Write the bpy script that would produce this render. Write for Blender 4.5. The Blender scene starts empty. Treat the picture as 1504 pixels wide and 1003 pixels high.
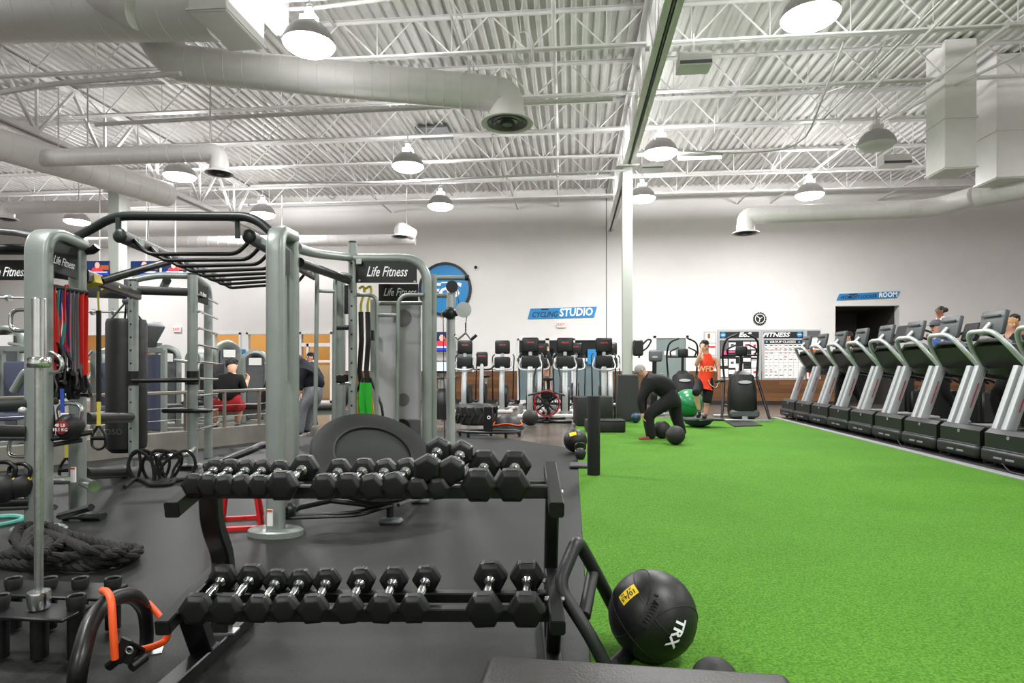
import bpy, bmesh, math, random
from mathutils import Vector, Matrix
V = Vector
R = random.Random(7)
PI = math.pi
scn = bpy.context.scene
COL = scn.collection
# ---------------------------------------------------------------- camera
FPX, CX, HY, EYE = 900.0, 752.0, 540.0, 1.2
PSI = math.atan(88.0 / FPX)
CP, SP = math.cos(PSI), math.sin(PSI)
RT, AX = V((CP, SP, 0)), V((-SP, CP, 0))
cd = bpy.data.cameras.new('camera')
cam = bpy.data.objects.new('camera', cd)
COL.objects.link(cam)
cam.location = (0, 0, EYE)
cam.rotation_euler = (PI / 2, 0, PSI)
cd.sensor_width = 36.0
cd.lens = 36.0 * FPX / 1504.0
cd.shift_y = (HY - 501.5) / 1504.0
cd.clip_start = 0.05
scn.camera = cam
# a point of the place from where it is seen and how far away / how high / on which wall plane it is
def P(px, py, zc):
    return AX * zc + RT * ((px - CX) / FPX * zc) + V((0, 0, EYE + (HY - py) / FPX * zc))
def F(px, py, z=0.0):
    return P(px, py, FPX * (EYE - z) / (py - HY))
def W(px, py, Y):
    d = AX + RT * ((px - CX) / FPX) + V((0, 0, (HY - py) / FPX))
    t = Y / d.y
    return d * t + V((0, 0, EYE))
# ---------------------------------------------------------------- materials
def lin(h):
    h = h.lstrip('#')
    o = []
    for i in (0, 2, 4):
        c = int(h[i:i + 2], 16) / 255
        o.append(c / 12.92 if c <= .04045 else ((c + .055) / 1.055) ** 2.4)
    return (*o, 1)
MATS = {}
def mat(name, col, rough=.5, metal=0, noise=0, scale=30, bump=0, bscale=None, coat=0, emit=0, spec=.5, alpha=1):
    m = bpy.data.materials.new(name)
    m.use_nodes = True
    nt = m.node_tree
    b = nt.nodes['Principled BSDF']
    c = lin(col)
    b.inputs['Base Color'].default_value = c
    b.inputs['Roughness'].default_value = rough
    b.inputs['Metallic'].default_value = metal
    b.inputs['Specular IOR Level'].default_value = spec
    if coat: b.inputs['Coat Weight'].default_value = coat
    if emit:
        b.inputs['Emission Color'].default_value = c
        b.inputs['Emission Strength'].default_value = emit
    if alpha < 1: b.inputs['Alpha'].default_value = alpha
    if noise or bump:
        tc = nt.nodes.new('ShaderNodeTexCoord')
    if noise:
        n = nt.nodes.new('ShaderNodeTexNoise')
        n.inputs['Scale'].default_value = scale
        n.inputs['Detail'].default_value = 6
        nt.links.new(tc.outputs['Object'], n.inputs['Vector'])
        r = nt.nodes.new('ShaderNodeValToRGB')
        r.color_ramp.elements[0].position = .3
        r.color_ramp.elements[1].position = .7
        r.color_ramp.elements[0].color = tuple(x * (1 - noise) for x in c[:3]) + (1,)
        r.color_ramp.elements[1].color = tuple(min(1, x * (1 + noise)) for x in c[:3]) + (1,)
        nt.links.new(n.outputs['Fac'], r.inputs['Fac'])
        nt.links.new(r.outputs['Color'], b.inputs['Base Color'])
    if bump:
        n2 = nt.nodes.new('ShaderNodeTexNoise')
        n2.inputs['Scale'].default_value = bscale or scale
        n2.inputs['Detail'].default_value = 4
        nt.links.new(tc.outputs['Object'], n2.inputs['Vector'])
        bp = nt.nodes.new('ShaderNodeBump')
        bp.inputs['Strength'].default_value = bump
        bp.inputs['Distance'].default_value = .01
        nt.links.new(n2.outputs['Fac'], bp.inputs['Height'])
        nt.links.new(bp.outputs['Normal'], b.inputs['Normal'])
    MATS[name] = m
    return m
WALL = mat('wall_paint', '#dbd8d5', .6, noise=.02, scale=2)
WHITE = mat('white_paint', '#d9d7d5', .5, noise=.05, scale=6)
DECK = mat('deck_paint', '#d3d1ce', .5, noise=.08, scale=3)
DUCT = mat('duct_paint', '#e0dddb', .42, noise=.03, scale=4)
PAPER = mat('white_paper', '#eceae6', .7)
BLACKM = mat('black_metal', '#0d0e0e', .38, noise=.2, scale=20)
BLACKP = mat('black_plastic', '#101111', .45, noise=.15, scale=40)
RUBBER = mat('black_rubber', '#111212', .55, noise=.2, scale=60, bump=.1, bscale=200)
HEXR = mat('dumbbell_rubber', '#111211', .45, noise=.18, scale=45, bump=.08, bscale=300)
VINYL = mat('black_vinyl', '#171717', .5, noise=.12, scale=25, bump=.08, bscale=120)
FABRIC = mat('black_fabric', '#0b0b0c', .9, noise=.3, scale=50, bump=.2, bscale=150)
GREYF = mat('grey_fabric', '#77797d', .9, noise=.2, scale=60)
RIG = mat('grey_green_steel', '#8f9691', .38, metal=.35, noise=.05, scale=8)
RIGD = mat('dark_grey_steel', '#2f3432', .4, metal=.3, noise=.05, scale=8)
SILVER = mat('silver_paint', '#b4b8b7', .35, metal=.4, noise=.04, scale=10)
CHROME = mat('chrome', '#dfe2e2', .12, metal=1, noise=.05, scale=30)
STEEL = mat('knurled_steel', '#b9bcbb', .3, metal=.9, noise=.12, scale=50)
GREYP = mat('grey_plastic', '#55585a', .5, noise=.08, scale=20)
LGREY = mat('light_grey_panel', '#b0b0b3', .45, noise=.05, scale=3)
DGREY = mat('dark_grey_panel', '#595a5b', .5, noise=.08, scale=5)
RED = mat('red_paint', '#c3201f', .4, noise=.06, scale=20)
REDB = mat('red_band', '#e02a22', .55)
ORANGE = mat('orange_rubber', '#f0591c', .5)
YELLOW = mat('yellow_band', '#d8c54a', .6)
YTAG = mat('yellow_tag', '#f2cf10', .5)
GREENB = mat('green_band', '#1fb52a', .5)
TEAL = mat('teal_band', '#4f9c8b', .55)
BLUEB = mat('blue_band', '#27459c', .55)
PURP = mat('purple_band', '#5a3a66', .6)
GREYB = mat('grey_band', '#737073', .6)
SIGNB = mat('sign_blue', '#1680bd', .45)
WHITEL = mat('white_lettering', '#f4f4f4', .5)
BLACKL = mat('black_lettering', '#111111', .5)
REDL = mat('red_lettering', '#d8262a', .5)
GREENBALL = mat('green_vinyl', '#137a45', .3, coat=.3)
NAVY = mat('dark_teal_vinyl', '#16384a', .4)
BLUEPAD = mat('blue_grey_vinyl', '#454a5f', .6)
SKIN = mat('skin', '#c99a80', .55, noise=.05, scale=30)
SKIND = mat('brown_skin', '#8f5d42', .55)
HAIR = mat('dark_hair', '#17110e', .6, noise=.3, scale=80)
BLOND = mat('blond_hair', '#a97f4e', .6, noise=.3, scale=80)
GREYH = mat('grey_hair', '#8e8a86', .8)
TANK = mat('orange_red_cloth', '#e8401f', .85, noise=.06, scale=40)
REDC = mat('red_cloth', '#a3181d', .85)
BLUEC = mat('blue_cloth', '#2a4f97', .85)
WHITEC = mat('white_cloth', '#d9d9d8', .85)
BLUESH = mat('blue_shoe', '#1a56d8', .6)
ORSH = mat('orange_shoe', '#f04a20', .6)
MAROON = mat('maroon_shoe', '#7c2a22', .7)
ROPE = mat('rope_fibre', '#191815', .9, noise=.3, scale=90, bump=.3, bscale=200)
TAN = mat('orange_wall_paint', '#b98d4e', .7)
CREAM = mat('cream_wall_paint', '#c9b492', .7)
BASEB = mat('black_base', '#1a1a1a', .5)
GLASSD = mat('dark_glass', '#171b1c', .08)
FILM = mat('grey_window_film', '#6c7a7d', .25, noise=.05, scale=3)
DOORG = mat('grey_door_paint', '#75817f', .45, noise=.04, scale=4)
ALU = mat('aluminium_frame', '#b9bbbb', .4, metal=.5)
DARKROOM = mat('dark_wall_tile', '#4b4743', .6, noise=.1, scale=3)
PINK = mat('pink_paper', '#d04c86', .7)
ORP = mat('orange_paper', '#e2571d', .7)
CONC = mat('curb_concrete', '#7a776e', .7, noise=.1, scale=6)
SCRN = mat('lit_screen', '#b7cfe0', .3, emit=.8)
SCRB = mat('screen_blue', '#1c3fb0', .3, emit=.5)
SCRD = mat('screen_dark_blue', '#152a52', .3, emit=.3)
SCRR = mat('screen_red', '#d9303c', .3, emit=.6)
SCRS = mat('screen_skin', '#d99a86', .3, emit=.6)
SCRO = mat('screen_orange', '#a8502a', .3, emit=.4)
LAMP = mat('lamp_glow', '#ffffff', .5, emit=20)
TUBE_L = mat('fluorescent_tube', '#ffffff', .5, emit=5)
LAMPOFF = mat('unlit_lens', '#d8d8d6', .3)
LAMPG = mat('lamp_dome_grey', '#a7a3a3', .4, noise=.05, scale=12)
STAIN = mat('rust_stain', '#8a5a30', .8)
def wood():
    m = mat('wood_plank_laminate', '#7a5230', .45)
    nt = m.node_tree; b = nt.nodes['Principled BSDF']
    tc = nt.nodes.new('ShaderNodeTexCoord'); mp = nt.nodes.new('ShaderNodeMapping')
    mp.inputs['Rotation'].default_value = (PI / 2, 0, 0)
    br = nt.nodes.new('ShaderNodeTexBrick')
    br.inputs['Color1'].default_value = lin('#875a30'); br.inputs['Color2'].default_value = lin('#5c3a1f')
    br.inputs['Mortar'].default_value = lin('#4a2f1a')
    br.inputs['Scale'].default_value = 1; br.inputs['Brick Width'].default_value = 1.2
    br.inputs['Row Height'].default_value = .13; br.inputs['Mortar Size'].default_value = .003
    nt.links.new(tc.outputs['Object'], mp.inputs['Vector']); nt.links.new(mp.outputs['Vector'], br.inputs['Vector'])
    n = nt.nodes.new('ShaderNodeTexNoise'); n.inputs['Scale'].default_value = 6; n.inputs['Detail'].default_value = 8
    mp2 = nt.nodes.new('ShaderNodeMapping'); mp2.inputs['Scale'].default_value = (.4, 1, 9)
    nt.links.new(tc.outputs['Object'], mp2.inputs['Vector']); nt.links.new(mp2.outputs['Vector'], n.inputs['Vector'])
    mx = nt.nodes.new('ShaderNodeMixRGB'); mx.blend_type = 'MULTIPLY'; mx.inputs['Fac'].default_value = .5
    nt.links.new(br.outputs['Color'], mx.inputs['Color1']); nt.links.new(n.outputs['Color'], mx.inputs['Color2'])
    nt.links.new(mx.outputs['Color'], b.inputs['Base Color'])
    return m
WOOD = wood()
def floor_mat(name, c1, c2, rough, speck=None, sscale=220, big=.6, bump=.06, spec=.5):
    m = mat(name, c1, rough, spec=spec)
    nt = m.node_tree; b = nt.nodes['Principled BSDF']; L = nt.links
    tc = nt.nodes.new('ShaderNodeTexCoord')
    n = nt.nodes.new('ShaderNodeTexNoise'); n.inputs['Scale'].default_value = big; n.inputs['Detail'].default_value = 8
    L.new(tc.outputs['Object'], n.inputs['Vector'])
    r = nt.nodes.new('ShaderNodeValToRGB'); r.color_ramp.elements[0].position = .35; r.color_ramp.elements[1].position = .65
    r.color_ramp.elements[0].color = lin(c1); r.color_ramp.elements[1].color = lin(c2)
    L.new(n.outputs['Fac'], r.inputs['Fac'])
    out = r.outputs['Color']
    n2 = nt.nodes.new('ShaderNodeTexNoise'); n2.inputs['Scale'].default_value = sscale; n2.inputs['Detail'].default_value = 3
    L.new(tc.outputs['Object'], n2.inputs['Vector'])
    if speck:
        r2 = nt.nodes.new('ShaderNodeValToRGB'); r2.color_ramp.elements[0].position = .35; r2.color_ramp.elements[1].position = .65
        r2.color_ramp.elements[0].color = lin(speck[0]); r2.color_ramp.elements[1].color = lin(speck[1])
        L.new(n2.outputs['Fac'], r2.inputs['Fac'])
        mx = nt.nodes.new('ShaderNodeMixRGB'); mx.inputs['Fac'].default_value = .55
        L.new(out, mx.inputs['Color1']); L.new(r2.outputs['Color'], mx.inputs['Color2'])
        out = mx.outputs['Color']
    L.new(out, b.inputs['Base Color'])
    if bump:
        bp = nt.nodes.new('ShaderNodeBump'); bp.inputs['Strength'].default_value = bump; bp.inputs['Distance'].default_value = .01
        L.new(n2.outputs['Fac'], bp.inputs['Height']); L.new(bp.outputs['Normal'], b.inputs['Normal'])
    return m
FRUB = floor_mat('rubber_flooring', '#222322', '#2a2b2a', .5, ('#1c1d1c', '#2f302f'), 160, .7, .12, .22)
FTURF = floor_mat('green_turf', '#437121', '#4d7d29', .85, ('#2a5713', '#659337'), 90, 1.2, .5, .08)
FCONC = floor_mat('polished_concrete', '#544d46', '#6a6259', .22, None, 40, .9, .02)
# ---------------------------------------------------------------- mesh builder
def frame(t, up):
    t = t.normalized()
    if abs(t.dot(up)) > .98: up = V((1, 0, 0)) if abs(t.x) < .9 else V((0, 1, 0))
    n = (up - t * up.dot(t)).normalized()
    return n, t.cross(n)
def fillet(pts, r, n=5):
    pts = [V(p) for p in pts]
    o = [pts[0]]
    for i in range(1, len(pts) - 1):
        a, b, c = pts[i - 1], pts[i], pts[i + 1]
        d1, d2 = (a - b), (c - b)
        q = min(r, d1.length * .48, d2.length * .48)
        p1, p2 = b + d1.normalized() * q, b + d2.normalized() * q
        for k in range(n + 1):
            t = k / n
            o.append(p1 * (1 - t) ** 2 + b * 2 * t * (1 - t) + p2 * t * t)
    o.append(pts[-1])
    return o
def rrect(w, h, r=.01, n=2):
    o = []
    for cx, cy, a0 in ((w / 2 - r, h / 2 - r, 0), (-w / 2 + r, h / 2 - r, 90), (-w / 2 + r, -h / 2 + r, 180), (w / 2 - r, -h / 2 + r, 270)):
        for k in range(n + 1):
            a = math.radians(a0 + 90 * k / n)
            o.append((cx + r * math.cos(a), cy + r * math.sin(a)))
    return o
def ring(r, n=12):
    return [(r * math.cos(2 * PI * k / n), r * math.sin(2 * PI * k / n)) for k in range(n)]
class MB:
    def __init__(s): s.b = bmesh.new(); s.mi = 0
    def add(s, vs, fs):
        bv = [s.b.verts.new(v) for v in vs]
        for f in fs:
            try:
                q = s.b.faces.new([bv[i] for i in f]); q.material_index = s.mi; q.smooth = True
            except ValueError: pass
        return s
    def box(s, c, d, rot=None, bev=0, seg=1):
        t = bmesh.new()
        bmesh.ops.create_cube(t, size=1)
        for v in t.verts: v.co = V((v.co.x * d[0], v.co.y * d[1], v.co.z * d[2]))
        if bev: bmesh.ops.bevel(t, geom=t.edges[:], offset=bev, segments=seg, profile=.5, affect='EDGES')
        t.verts.index_update()
        c = V(c)
        vs = [((rot @ v.co) if rot else v.co) + c for v in t.verts]
        s.add(vs, [[v.index for v in f.verts] for f in t.faces])
        t.free()
        return s
    def b2(s, lo, hi, bev=0):
        lo, hi = V(lo), V(hi)
        return s.box((lo + hi) / 2, hi - lo, None, bev)
    def sweep(s, pts, sec, up=V((0, 0, 1)), closed=False, cap=True, scl=None):
        pts = [V(p) for p in pts]
        n, m = len(pts), len(sec)
        vs = []
        N = None
        for i, p in enumerate(pts):
            if closed: t = pts[(i + 1) % n] - pts[i - 1]
            else: t = pts[min(i + 1, n - 1)] - pts[max(i - 1, 0)]
            if t.length < 1e-9: t = V((0, 0, 1))
            t.normalize()
            if N is None: N, B = frame(t, up)
            else:
                N = N - t * N.dot(t)
                if N.length < 1e-6: N, B = frame(t, up)
                N.normalize(); B = t.cross(N)
            k = scl[i] if scl else 1
            for (x, y) in sec: vs.append(p + B * x * k + N * y * k)
        fs = []
        for i in range(n if closed else n - 1):
            for j in range(m):
                a, b = i * m + j, i * m + (j + 1) % m
                c, d = ((i + 1) % n) * m + (j + 1) % m, ((i + 1) % n) * m + j
                fs.append((a, b, c, d))
        if cap and not closed:
            fs.append(tuple(range(m - 1, -1, -1))); fs.append(tuple(range((n - 1) * m, n * m)))
        return s.add(vs, fs)
    def tube(s, pts, r, seg=10, closed=False, scl=None):
        return s.sweep(pts, ring(r, seg), closed=closed, scl=scl)
    def bar(s, p, q, w, h, bev=.004, up=V((0, 0, 1))):
        return s.sweep([p, q], rrect(w, h, min(bev, w * .4, h * .4), 1), up)
    def lathe(s, prof, M=None, seg=20, cap=True):     # cap=False closes the profile on itself into a ring
        M = M or Matrix()
        if not cap: prof = list(prof) + [prof[0]]
        vs, fs = [], []
        m = len(prof)
        for k in range(seg):
            a = 2 * PI * k / seg
            for r, z in prof: vs.append(M @ V((r * math.cos(a), r * math.sin(a), z)))
        for k in range(seg):
            k2 = (k + 1) % seg
            for j in range(m - 1):
                fs.append((k * m + j, k2 * m + j, k2 * m + j + 1, k * m + j + 1))
        if cap and prof[0][0] > 1e-6: fs.append(tuple(k * m for k in range(seg - 1, -1, -1)))
        if cap and prof[-1][0] > 1e-6: fs.append(tuple(k * m + m - 1 for k in range(seg)))
        return s.add(vs, fs)
    def cyl(s, p, q, r, seg=14, r2=None, bev=0):
        p, q = V(p), V(q)
        d = q - p; L = d.length
        M = Matrix.Translation(p) @ d.to_track_quat('Z', 'Y').to_matrix().to_4x4()
        r2 = r if r2 is None else r2
        pr = [(r - bev, 0), (r, bev), (r2, L - bev), (r2 - bev, L)] if bev else [(r, 0), (r2, L)]
        return s.lathe(pr, M, seg)
    def sph(s, c, r, seg=20, sc=(1, 1, 1), rot=None):
        h = seg // 2
        pr = [(math.sin(PI * k / h), -math.cos(PI * k / h)) for k in range(h + 1)]
        pr[0] = (0, -1); pr[-1] = (0, 1)
        M = Matrix.Translation(V(c)) @ (rot.to_4x4() if rot else Matrix()) @ Matrix.Diagonal((r * sc[0], r * sc[1], r * sc[2], 1))
        return s.lathe(pr, M, seg)
    def prism(s, poly, M, h):
        n = len(poly)
        vs = [M @ V((x, y, 0)) for x, y in poly] + [M @ V((x, y, h)) for x, y in poly]
        fs = [tuple(range(n - 1, -1, -1)), tuple(range(n, 2 * n))]
        fs += [(i, (i + 1) % n, n + (i + 1) % n, n + i) for i in range(n)]
        return s.add(vs, fs)
    def ob(s, name, m, par=None, ang=40):
        bmesh.ops.remove_doubles(s.b, verts=s.b.verts[:], dist=1e-6)
        bmesh.ops.recalc_face_normals(s.b, faces=s.b.faces[:])
        me = bpy.data.meshes.new(name)
        s.b.to_mesh(me); s.b.free()
        for x in (m if isinstance(m, (list, tuple)) else [m]): me.materials.append(x)
        try: me.set_sharp_from_angle(angle=math.radians(ang))
        except Exception: pass
        return link(name, me, par)
def rootof(o):
    while o.parent: o = o.parent
    return o
def link(name, me, par):
    o = bpy.data.objects.new(name, me)
    COL.objects.link(o)
    if par:
        off = rootof(par).location
        me.transform(Matrix.Translation(-off))
        o.parent = par
    return o
def tag(o, label, cat, group=None):
    o['label'] = label; o['category'] = cat; o['kind'] = 'thing'
    if group: o['group'] = group
    return o
def root(name, loc, label, cat, group=None):
    o = bpy.data.objects.new(name, None)
    o.empty_display_size = .1
    COL.objects.link(o)
    o.location = loc
    return tag(o, label, cat, group)
def struct(o):
    o['kind'] = 'structure'
    return o
def copy_tree(o, par=None):
    c = o.copy(); COL.objects.link(c)
    c.parent = par
    for ch in list(o.children): copy_tree(ch, c)
    return c
def clone(o, loc, rz=0, label=None, sc=None, group=None):
    c = copy_tree(o)
    c.location = loc; c.rotation_euler = (0, 0, rz)
    if sc: c.scale = (sc, sc, sc)
    if label: c['label'] = label
    if group: c['group'] = group
    return c
def text(txt, size, m, par, M, shear=0, off=0, ext=.001, name='lettering', align='CENTER', sx=1, w=None):
    cu = bpy.data.curves.new('t', 'FONT')
    cu.body = txt; cu.size = size; cu.align_x = align; cu.align_y = 'CENTER'
    cu.shear = shear; cu.offset = off * size; cu.extrude = ext; cu.resolution_u = 2
    to = bpy.data.objects.new('t', cu)
    me = bpy.data.meshes.new_from_object(to)
    bpy.data.objects.remove(to); bpy.data.curves.remove(cu)
    me.name = name
    if w:
        xs = [v.co.x for v in me.vertices]; sx = w / (max(xs) - min(xs))
        for v in me.vertices: v.co.x -= (max(xs) + min(xs)) / 2
    me.transform(M @ Matrix.Diagonal((sx, 1, 1, 1)))
    me.materials.clear(); me.materials.append(m)
    return link(name, me, par)
def face(p, n=V((0, -1, 0)), roll=0):     # a frame whose local x,y lie in an upright plane at p facing along n
    n = V(n).normalized()
    x = V((0, 0, 1)).cross(n).normalized()
    y = n.cross(x)
    M = Matrix(((x.x, y.x, n.x, p[0]), (x.y, y.y, n.y, p[1]), (x.z, y.z, n.z, p[2]), (0, 0, 0, 1)))
    return M @ Matrix.Rotation(roll, 4, 'Z')
CAMN = -AX
def order(n):
    return ['', 'first', 'second', 'third', 'fourth', 'fifth', 'sixth', 'seventh', 'eighth', 'ninth', 'tenth', 'eleventh', 'twelfth', 'thirteenth'][n]
# ================================================================ the building
D, TOPZ = 20.4, 7.1
XL, XR, YR = -27.0, 15.5, -6.0
def wx(px): return W(px, HY, D).x
def wz(px, py): return W(px, py, D).z
m = MB(); m.b2((XL, YR, -.2), (XR, D + .3, 0)); struct(m.ob('floor', FCONC))
m = MB()
fl = [(XL, YR), (.07, YR), (.07, F(838, 660).y), (F(690, 636).x, F(690, 636).y)]
far = [F(540, 627), F(395, 648), F(0, 681)]
fl += [(p.x, p.y) for p in far]
fl += [(XL, F(0, 681).y - 4.5)]
m.prism(fl, Matrix.Translation((0, 0, 0)), .008); struct(m.ob('floor_rubber', FRUB))
m = MB(); m.b2((.075, YR, 0), (4.72, F(1000, 615).y, .014)); struct(m.ob('floor_turf', FTURF))
m = MB(); m.b2((4.72, YR, 0), (4.83, 15.1, .03), .006); struct(m.ob('trim_1', mat('grey_edge_strip', '#8a8a8a', .5)))
m = MB(); m.b2((4.84, 3.5, 0), (7.6, 15.2, .012)); struct(m.ob('floor_mat_strip', mat('black_matting', '#222222', .7, noise=.2, scale=50)))
# openings in the back wall: x0, x1, z0, z1
ORW = [(118, 226), (313, 354), (362, 434), (440, 488)]
ops = []
ztop = wz(400, 488)
for a, b in ORW: ops.append((wx(a), wx(b), 0.15 if b < 480 else 0, ztop))
zr = wz(825, 497)
ops += [(wx(760), wx(891), 0, zr)]
ops += [(wx(964), wx(1007), 0, wz(985, 497))]
ops += [(wx(1227), wx(1321), 0, wz(1275, 449))]
ops.sort()
m = MB(); w = MB(); bb = MB()
x = XL
for (a, b, z0, z1) in ops + [(XR, XR, 0, 0)]:
    m.b2((x, D, 0), (a, D + .3, TOPZ + .2))
    if x > -9.5 or a > -9:
        w.b2((max(x, wx(488)), D - .02, .13), (a, D, 1.09)); bb.b2((max(x, wx(488)), D - .03, 0), (a, D, .13))
    if b > a:
        m.b2((a, D, z1), (b, D + .3, TOPZ + .2))
        if z0 > 0: m.b2((a, D, 0), (b, D + .3, z0))
    x = b
struct(m.ob('wall_back', WALL)); struct(w.ob('trim_2', WOOD)); struct(bb.ob('baseboard_back', BASEB))
m = MB(); m.b2((XL - .3, YR, 0), (XL, D + .3, TOPZ + .2)); struct(m.ob('wall_left', WALL))
m = MB(); m.b2((XR, YR, 0), (XR + .3, D + .3, TOPZ + .2)); struct(m.ob('wall_right', WALL))
m = MB(); m.b2((XL, YR - .3, 0), (XR, YR, TOPZ + .2)); struct(m.ob('wall_rear', WALL))
# panel joint
m = MB(); m.b2((wx(890), D - .004, 1.1), (wx(891.2), D, TOPZ)); struct(m.ob('trim_3', GREYP))
# room behind the left windows
xa, xb = wx(100), wx(500)
m = MB(); m.mi = 0
m.b2((xa, D + 3, 1.3), (xb, D + 3.1, 3.2)); m.b2((xa - .1, D + .3, 0), (xa, D + 3, 3.2)); m.b2((xb, D + .3, 0), (xb + .1, D + 3, 3.2))
m.mi = 1; m.b2((xa, D + 2.99, 0), (xb, D + 3.1, 1.3)); m.b2((xa, D + .31, 3.2), (xb, D + 3.1, 3.3))
struct(m.ob('wall_side_room', [TAN, CREAM]))
m = MB(); m.b2((xa, D + .3, -.1), (xb, D + 3, 0)); struct(m.ob('floor_side_room', FCONC))
ld = bpy.data.lights.new('side_room_light', 'AREA'); ld.shape = 'RECTANGLE'; ld.size = 8; ld.size_y = 1.5; ld.energy = 170; ld.color = (1, .9, .74)
lo = bpy.data.objects.new('side_room_light', ld); lo.location = ((xa + xb) / 2, D + 1.6, 3.1); COL.objects.link(lo)
GLASS = bpy.data.materials.new('clear_glass'); GLASS.use_nodes = True
gb = GLASS.node_tree.nodes['Principled BSDF']; gb.inputs['Transmission Weight'].default_value = 1; gb.inputs['Roughness'].default_value = 0; gb.inputs['IOR'].default_value = 1.05
for i, (a, b) in enumerate(ORW):
    x0, x1 = wx(a), wx(b); z0 = .15 if i < 3 else 0
    nm = 'window_%d' % (i + 1) if i < 3 else 'door_1'
    f = MB(); t = .07
    f.b2((x0, D - .03, z0), (x0 + t, D + .15, ztop)); f.b2((x1 - t, D - .03, z0), (x1, D + .15, ztop)); f.b2((x0, D - .03, ztop - t), (x1, D + .15, ztop)); f.b2((x0, D - .03, z0), (x1, D + .15, z0 + t))
    f.b2((x0, D, 1.38), (x1, D + .08, 1.46))
    if i == 3: f.b2((x0, D - .02, ztop - .5), (x1, D + .1, ztop - .38)); f.b2((x0 + .25, D - .02, 0), (x0 + .33, D + .1, ztop - .4))
    fo = struct(f.ob(nm, WHITE))
    g = MB(); g.b2((x0 + t, D + .05, z0 + t), (x1 - t, D + .056, ztop - t)); g.ob('pane', GLASS, fo)
# dark studio windows on the right
x0, x1 = wx(760), wx(891)
xs = [x0, wx(804), wx(842), x1]
for i in range(3):
    a, b = xs[i], xs[i + 1]
    nm = 'window_%d' % (i + 4) if i < 2 else 'door_2'
    f = MB(); t = .06
    for (p, q, r_, s_) in ((a, 0, a + t, zr), (b - t, 0, b, zr), (a, zr - t, b, zr), (a, wz(800, 531), b, wz(800, 526)), (a, 0, b, .12)):
        f.b2((p, D - .03, q), (r_, D + .12, s_))
    fo = struct(f.ob(nm, WHITE))
    zz = wz(800, 529)
    g = MB(); g.b2((a + t, D + .04, zz), (b - t, D + .06, zr - t)); g.ob('pane', GLASSD, fo)
    g = MB(); g.b2((a + t, D + .04, .12), (b - t, D + .06, zz)); g.ob('frosted_pane', FILM, fo)
x0, x1 = wx(964), wx(1007)
f = MB(); zt = wz(985, 497)
for q in ((x0 - .1, 0, x0, zt + .1), (x1, 0, x1 + .1, zt + .1), (x0 - .1, zt, x1 + .1, zt + .1)): f.b2((q[0], D - .04, q[1]), (q[2], D + .1, q[3]), .01)
f.b2((x0, D + .05, 0), (x1, D + .1, zt)); fo = struct(f.ob('door_3', WHITE))
f = MB(); f.b2((x0 + .01, D, .01), (x1 - .01, D + .05, zt - .01), .004); dl = f.ob('door_leaf', DOORG, fo)
f = MB(); f.b2((x0 + .25, D - .01, 1.62), (x0 + .62, D, 1.75)); f.ob('door_plate', WHITE, dl)
f = MB(); f.tube([(x0 + .12, D - .05, 1.0), (x0 + .22, D - .05, 1.0)], .015); f.ob('handle', STEEL, dl)
# locker room passage
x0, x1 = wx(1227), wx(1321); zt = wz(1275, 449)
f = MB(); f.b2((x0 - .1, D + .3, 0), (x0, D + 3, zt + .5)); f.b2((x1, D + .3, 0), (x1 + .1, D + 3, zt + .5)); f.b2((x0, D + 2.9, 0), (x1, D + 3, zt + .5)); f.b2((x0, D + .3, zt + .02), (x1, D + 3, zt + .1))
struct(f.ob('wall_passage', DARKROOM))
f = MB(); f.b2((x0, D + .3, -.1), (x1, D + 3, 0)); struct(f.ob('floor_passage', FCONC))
# roof deck, ribs run along Y
m = MB()
pts = []
x = XL
while x < XR:
    pts += [(x, 0), (x + .055, .0), (x + .08, .055), (x + .175, .055)]
    x += .2
vs = []
for (x, z) in pts: vs += [(x, YR, TOPZ + z), (x, D + .3, TOPZ + z)]
m.add([V(v) for v in vs], [(2 * i, 2 * i + 1, 2 * i + 3, 2 * i + 2) for i in range(len(pts) - 1)])
ceil = struct(m.ob('ceiling', DECK, None, 20))
m = MB(); m.b2((XL, YR, TOPZ + .1), (XR, D + .3, TOPZ + .3)); struct(m.ob('roof', WHITE))
# girders along Y
GX = [1.25, -10.35]
def girder(x, label):
    o = root('roof_girder', (x, 7, 5.7), label, 'girder')
    zb, zt, y0, y1 = 5.75, 6.92, 2.0, D - .02
    m = MB()
    for s in (-1, 1): m.b2((x + s * .065 - .055, y0, zb - .06), (x + s * .065 + .055, y1, zb - .035)); m.b2((x + s * .02 - .009, y0, zb - .06), (x + s * .02 + .009, y1, zb + .08))
    m.ob('bottom_chord', WHITE, o)
    m = MB(); m.b2((x - .11, y0, zt + .02), (x + .11, y1, zt + .05)); m.b2((x - .012, y0, zt - .07), (x + .012, y1, zt + .03)); m.ob('top_chord', WHITE, o)
    n = 0; y = 10.08 - 1.745 * 4
    while y + 1.745 < D - .1:
        m = MB(); m.bar((x, y, zt), (x, y + .87, zb), .07, .05); m.bar((x, y + .87, zb), (x, y + 1.745, zt), .07, .05); m.bar((x, y + .87, zb), (x, y + .87, zt), .05, .05)
        m.ob('web', WHITE, o)
        y += 1.745
    return o
girder(GX[0], 'long white steel truss girder running to the wall above the turf edge')
girder(GX[1], 'white steel truss girder on the left beyond the round ducts')
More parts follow.
